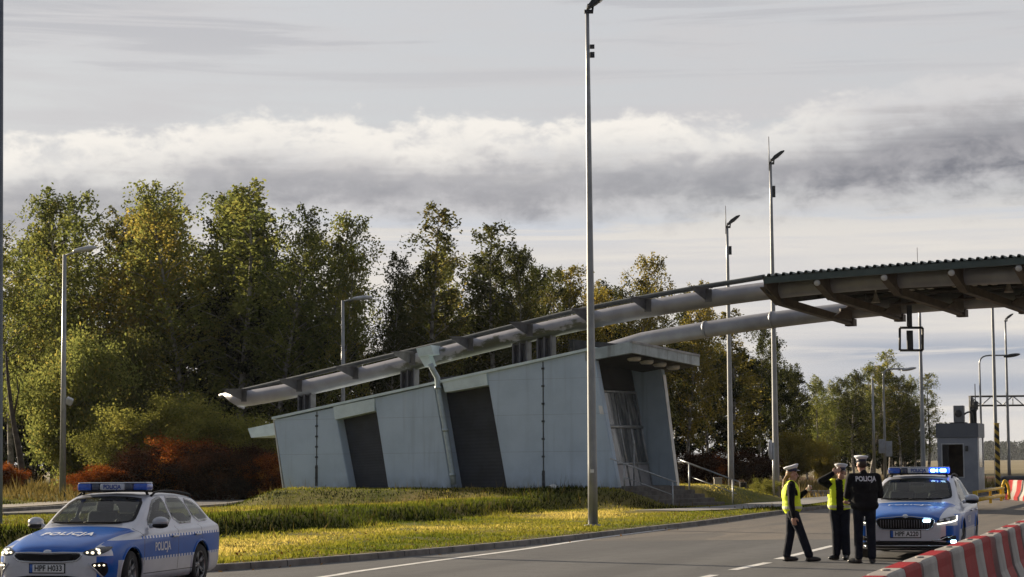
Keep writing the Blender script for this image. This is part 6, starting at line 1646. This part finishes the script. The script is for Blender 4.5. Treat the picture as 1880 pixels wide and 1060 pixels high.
def person(px, py, Y, label, J):
    p = gnd(px, py, .004); t = thing('person', (p.x, p.y, .004), label, 'person', 'police officers'); v = Vector
    g = {k: (v(q) if isinstance(q, tuple) and len(q) == 3 and not isinstance(q[0], tuple) else q) for k, q in J.items()}
    h, f = g['head'], g['face'].normalized(); side = f.cross(v((0, 0, 1))).normalized(); upv = side.cross(f)
    Hm = Matrix((side, f, upv)).transposed(); L = lambda x, y, z: h + Hm @ v((x, y, z))
    B = [('e', L(0, -.012, .025), (.076, .094, .092), Hm), ('e', L(0, .022, -.045), (.056, .066, .066), Hm), ('e', L(0, .045, -.088), (.030, .030, .026), Hm),
         ('c', L(0, .088, .012), .011, L(0, .104, -.022), .016), ('e', L(.078, -.01, -.01), (.012, .024, .032), Hm), ('e', L(-.078, -.01, -.01), (.012, .024, .032), Hm),
         ('e', L(0, .083, -.056), (.024, .010, .007), Hm), ('e', L(.033, .072, .024), (.022, .014, .010), Hm), ('e', L(-.033, .072, .024), (.022, .014, .010), Hm), ('c', h+v((0, 0, -.07)), .054, g['neck'], .058),
         ('c', g['neck'], .07, g['chest'], .10), ('c', g['chest'], .11, g['pelvis'], .10)]
    for s in 'LR':
        B += [('c', g['chest'].lerp(g['neck'], .5), .06, g['sh'+s], .05), ('c', g['sh'+s], .042, g['el'+s], .036), ('c', g['el'+s], .036, g['wr'+s], .026), ('c', g['hip'+s], .075, g['kn'+s], .05), ('c', g['kn'+s], .048, g['an'+s], .036), ('c', g['pelvis'], .09, g['hip'+s], .075)]
        B += hand(g['wr'+s]+(g['wr'+s]-g['el'+s]).normalized()*.012, g.get('hd'+s, g['wr'+s]-g['el'+s]), g['pn'+s], g.get('curl'+s, .6))
    body = vox('body', B, SKIN, t, .0072, 2)
    for s_ in (1, -1):
        MB().ell(L(s_*.033, .078, .004), (.013, .009, .008), Hm, 10, 6).build('eye', mat('eye_dark', (.03, .025, .02), .2), body, local=True)
    # trousers, boots
    T = [('e', g['pelvis'], g.get('pr', (.165, .125, .13)), None)]
    for s in 'LR': T += [('c', g['hip'+s], .102, g['kn'+s], .078), ('c', g['kn'+s], .080, g['an'+s]+v((0, 0, .02)), .074), ('c', g['pelvis'], .11, g['hip'+s], .098)]
    vox('trousers', T, NAVY, t, .012, 3)
    for s in 'LR':
        a = g['an'+s]; d = g['toe'+s].normalized(); fx = a + d*.14; fl = v((a.x, a.y, .045)); M = Matrix((v((-d.y, d.x, 0)), d, v((0, 0, 1)))).transposed()
        vox('boot', [('c', a+v((0, 0, .05)), .058, fl, .052), ('e', fl+d*.07+v((0, 0, .0)), (.050, .13, .046), M), ('e', v((a.x, a.y, .018))+d*.06, (.048, .145, .020), M), ('e', fl+d*.15+v((0, 0, -.008)), (.046, .06, .036), M)], g.get('bm'+s, BOOT), t, .009, 2)
    # jacket or shirt with sleeves
    k = g.get('bulk', 1.0); c = g['chest']; tr = g.get('tr', (.19, .125)); ax = g.get('ax', v((1, 0, 0))).normalized(); fy = v((0, 0, 1)).cross(ax); TM = Matrix((ax, fy, v((0, 0, 1)))).transposed()
    Jk = [('e', c, (tr[0]*k, tr[1]*k, .24), TM), ('e', c.lerp(g['pelvis'], .55), (tr[0]*.94*k, tr[1]*1.0*k, .24), TM), ('e', g['pelvis']+v((0, 0, g.get('hem', .06))), (tr[0]*.98*k, tr[1]*1.06*k, .13), TM), ('c', g['neck']+v((0, 0, .01)), .070, c+v((0, 0, .1)), .13)]
    for s in 'LR':
        Jk += [('c', g['neck'].lerp(c, .35), .085*k, g['sh'+s], .080*k), ('c', g['sh'+s], .080*k, g['el'+s], .062*k), ('c', g['el'+s], .062*k, g['wr'+s], .046*k)]
    vox('jacket', Jk, BLK, t, .011, 3)
    if g.get('vest'):
        q = .022; Vs = [('e', c, (tr[0]*k+q, tr[1]*k+q, .25), TM), ('e', c.lerp(g['pelvis'], .55), (tr[0]*.96*k+q, tr[1]*k+q, .25), TM), ('e', g['pelvis']+v((0, 0, .07)), (tr[0]*1.02*k+q, tr[1]*1.1*k+q, .125), TM)]
        for s in 'LR': Vs.append(('c', g['neck'].lerp(c, .35)+v((0, 0, .012)), .085, g['sh'+s].lerp(g['neck'], .35)+v((0, 0, .012)), .080))
        vox('vest', Vs, HIVIS, t, .011, 3, g['vest'])
    # cap: flat white crown flaring over a dark band, glossy visor
    cap = bpy.data.objects.new('cap', None); COL.objects.link(cap); cap.parent = t; cap.location = L(0, -.008, .075); tilt = Matrix.Rotation(g.get('captilt', R(8)), 3, 'X'); cap.rotation_euler = (Hm @ tilt).to_euler(); cap.scale = (.93, 1.08, .95)
    MB().lathe([(.083, -.018), (.088, -.015), (.089, .030), (.084, .034)], (0, 0, 0), 28).build('band', CAPN, cap, local=True)
    mb = MB(); mb.lathe([(.086, .028), (.100, .040), (.122, .062), (.127, .072), (.120, .083), (.08, .093), (.0, .096)], (0, 0, 0), 32)
    for i, q in enumerate(mb.v): mb.v[i] = q + v((0, 0, .16*max(0, q.y)*(q.z > .05)))
    mb.build('crown', CAPW, cap, local=True)
    mb = MB(); n = 12; vs = []
    for i in range(n+1):
        a = R(20+140*i/n); vs += [v((.086*math.cos(a), .086*math.sin(a), -.008)), v((.094*math.cos(a), .086*math.sin(a)+.048*math.sin(a)**1.5, -.030)), v((.092*math.cos(a), .086*math.sin(a)+.045*math.sin(a)**1.5, -.036)), v((.085*math.cos(a), .085*math.sin(a), -.014))]
    mb.add(vs, [(i*4+q, i*4+(q+1) % 4, i*4+4+(q+1) % 4, i*4+4+q) for i in range(n) for q in range(4)], True); fix_normals(mb.build('visor', VISOR, cap, local=True))
    MB().ell((0, .092, .046), (.018, .008, .018), None, 10, 6).build('badge', CHROME, cap, local=True)
    # hair below the cap
    Hb = [('e', L(0, -.030, .022), (.082, .084, .080), Hm)]
    if g.get('tail'):
        pts_ = [v(q) for q in g['tail']]; Hb += [('c', a, .030, b, .024 if i < len(pts_)-2 else .010) for i, (a, b) in enumerate(zip(pts_[:-1], pts_[1:]))]
    vox('hair', Hb, g['hair'], t, .009, 2)
    return t, g

V3 = Vector
# woman with ponytail, seen from her right side, mid step, cup in the far hand
PA, gA = person(1462, 1031, 38.2, 'officer with a long ponytail and yellow vest, seen from the side', dict(
    head=(-.045, 0, 1.515), face=V3((1, -.05, -.04)), neck=(-.07, 0, 1.37), chest=(-.075, 0, 1.17), pelvis=(-.055, 0, .88), ax=V3((0, 1, 0)), tr=(.185, .150), pr=(.13, .155, .13),
    shR=(-.085, -.17, 1.315), elR=(-.10, -.235, 1.03), wrR=(-.065, -.225, .795), pnR=V3((.3, 1, 0)), hdR=V3((.12, .05, -1)), curlR=.7,
    shL=(-.06, .17, 1.315), elL=(.05, .22, 1.09), wrL=(.20, .10, 1.215), pnL=V3((0, -1, .2)), hdL=V3((.6, -.35, .6)), curlL=1.1,
    hipR=(-.06, -.09, .86), knR=(.085, -.09, .49), anR=(.215, -.085, .10), hipL=(-.06, .09, .86), knL=(-.085, .09, .48), anL=(-.155, .09, .10),
    toeR=V3((1, -.1, 0)), toeL=V3((1, .05, 0)), captilt=R(14), hair=HAIRB, bulk=.95, vest=lambda c: c.z < .84 or (abs(c.y) > .15 and c.z > 1.15) or c.z > 1.42,
    tail=((-.135, 0, 1.50), (-.185, -.01, 1.42), (-.20, -.02, 1.30), (-.195, -.03, 1.17), (-.19, -.03, 1.09))))
mb = MB(); mb.lathe([(.026, -.05), (.034, .045), (.036, .05), (.031, .048), (.0, -.04)], (0, 0, 0), 18, Euler((R(-10), R(15), 0)).to_matrix())
c_ = PA.location + V3((.262, .065, 1.275)); mb.v = [v_+c_ for v_ in mb.v]
tag(mb.build('paper_cup', mat('cup_paper', (.82, .80, .76), .6)), 'small pale paper cup in the hand of the officer with the ponytail', 'cup')
# officer facing the viewer, raising an arm to the cap, vest open in front
PB, gB = person(1543, 1028, 38.6, 'officer raising one arm to the cap, yellow vest open over a black uniform', dict(
    head=(.045, -.01, 1.535), face=V3((-.38, -1, -.10)), neck=(.02, 0, 1.385), chest=(.0, 0, 1.18), pelvis=(.0, 0, .89), ax=V3((1, -.25, 0)), tr=(.19, .125), pr=(.155, .12, .13),
    shR=(-.17, .03, 1.335), elR=(-.335, -.06, 1.40), wrR=(-.135, -.14, 1.525), pnR=V3((.2, 1, -.2)), hdR=V3((.75, -.05, .45)), curlR=.5,
    shL=(.19, -.06, 1.325), elL=(.245, -.12, 1.06), wrL=(.13, -.30, 1.02), pnL=V3((0, 0, 1)), curlL=.9,
    hipR=(-.085, .02, .87), knR=(-.07, -.02, .49), anR=(-.065, .02, .10), hipL=(.09, -.02, .87), knL=(.09, -.05, .49), anL=(.105, -.02, .10),
    toeR=V3((-.75, -.7, 0)), toeL=V3((-.35, -1, 0)), captilt=R(4), hair=HAIRD, bulk=1.0,
    vest=lambda c: c.z < .88 or (c.y < -.02 and -.075 < c.x < .055) or (c.z > 1.16 and (c.x < -.175 or c.x > .19)) or c.z > 1.44))
# tall officer from behind, hands together in front
PC, gC = person(1589, 1034.5, 37.2, 'tall officer in a black jacket seen from behind, lettering across the shoulders', dict(
    head=(-.035, .01, 1.675), face=V3((-.42, 1, -.06)), neck=(-.01, -.005, 1.53), chest=(.0, .0, 1.29), pelvis=(.005, 0, .96), tr=(.225, .15), pr=(.17, .13, .14), hem=.03,
    shL=(-.215, .02, 1.455), elL=(-.275, .07, 1.16), wrL=(-.12, .26, 1.13), pnL=V3((0, -.2, 1)), shR=(.215, .02, 1.455), elR=(.285, .07, 1.17), wrR=(.12, .27, 1.15), pnR=V3((0, -.2, 1)), curlL=.9, curlR=.9,
    hipL=(-.10, 0, .93), knL=(-.105, .02, .52), anL=(-.115, 0, .10), hipR=(.10, 0, .93), knR=(.11, .02, .52), anR=(.115, 0, .10),
    toeL=V3((-.8, .55, 0)), toeR=V3((.3, 1, 0)), captilt=R(2), hair=HAIRD, bulk=1.12))
# back lettering laid on the jacket
for ch in COL.objects:
    if ch.parent == PC and ch.name.startswith('jacket'): jk = ch
bv = BVHTree.FromPolygons([v_.co.copy() for v_ in jk.data.vertices], [tuple(p_.vertices) for p_ in jk.data.polygons])
vs, fs = text_mesh('POLICJA', .115, .004, 1.02); mb = MB(); q = []
for v_ in vs:
    hh = bv.ray_cast(V3((v_.x*.82+.02, -2, v_.y+1.44)), V3((0, 1, 0))); q.append((hh[0] if hh[0] else V3((v_.x*.82+.02, -.16, v_.y+1.44)))+V3((0, -.007, 0)))
mb.add(q, fs); mb.build('lettering', mat('reflective_print', (.62, .63, .66), .5), jk, local=True)
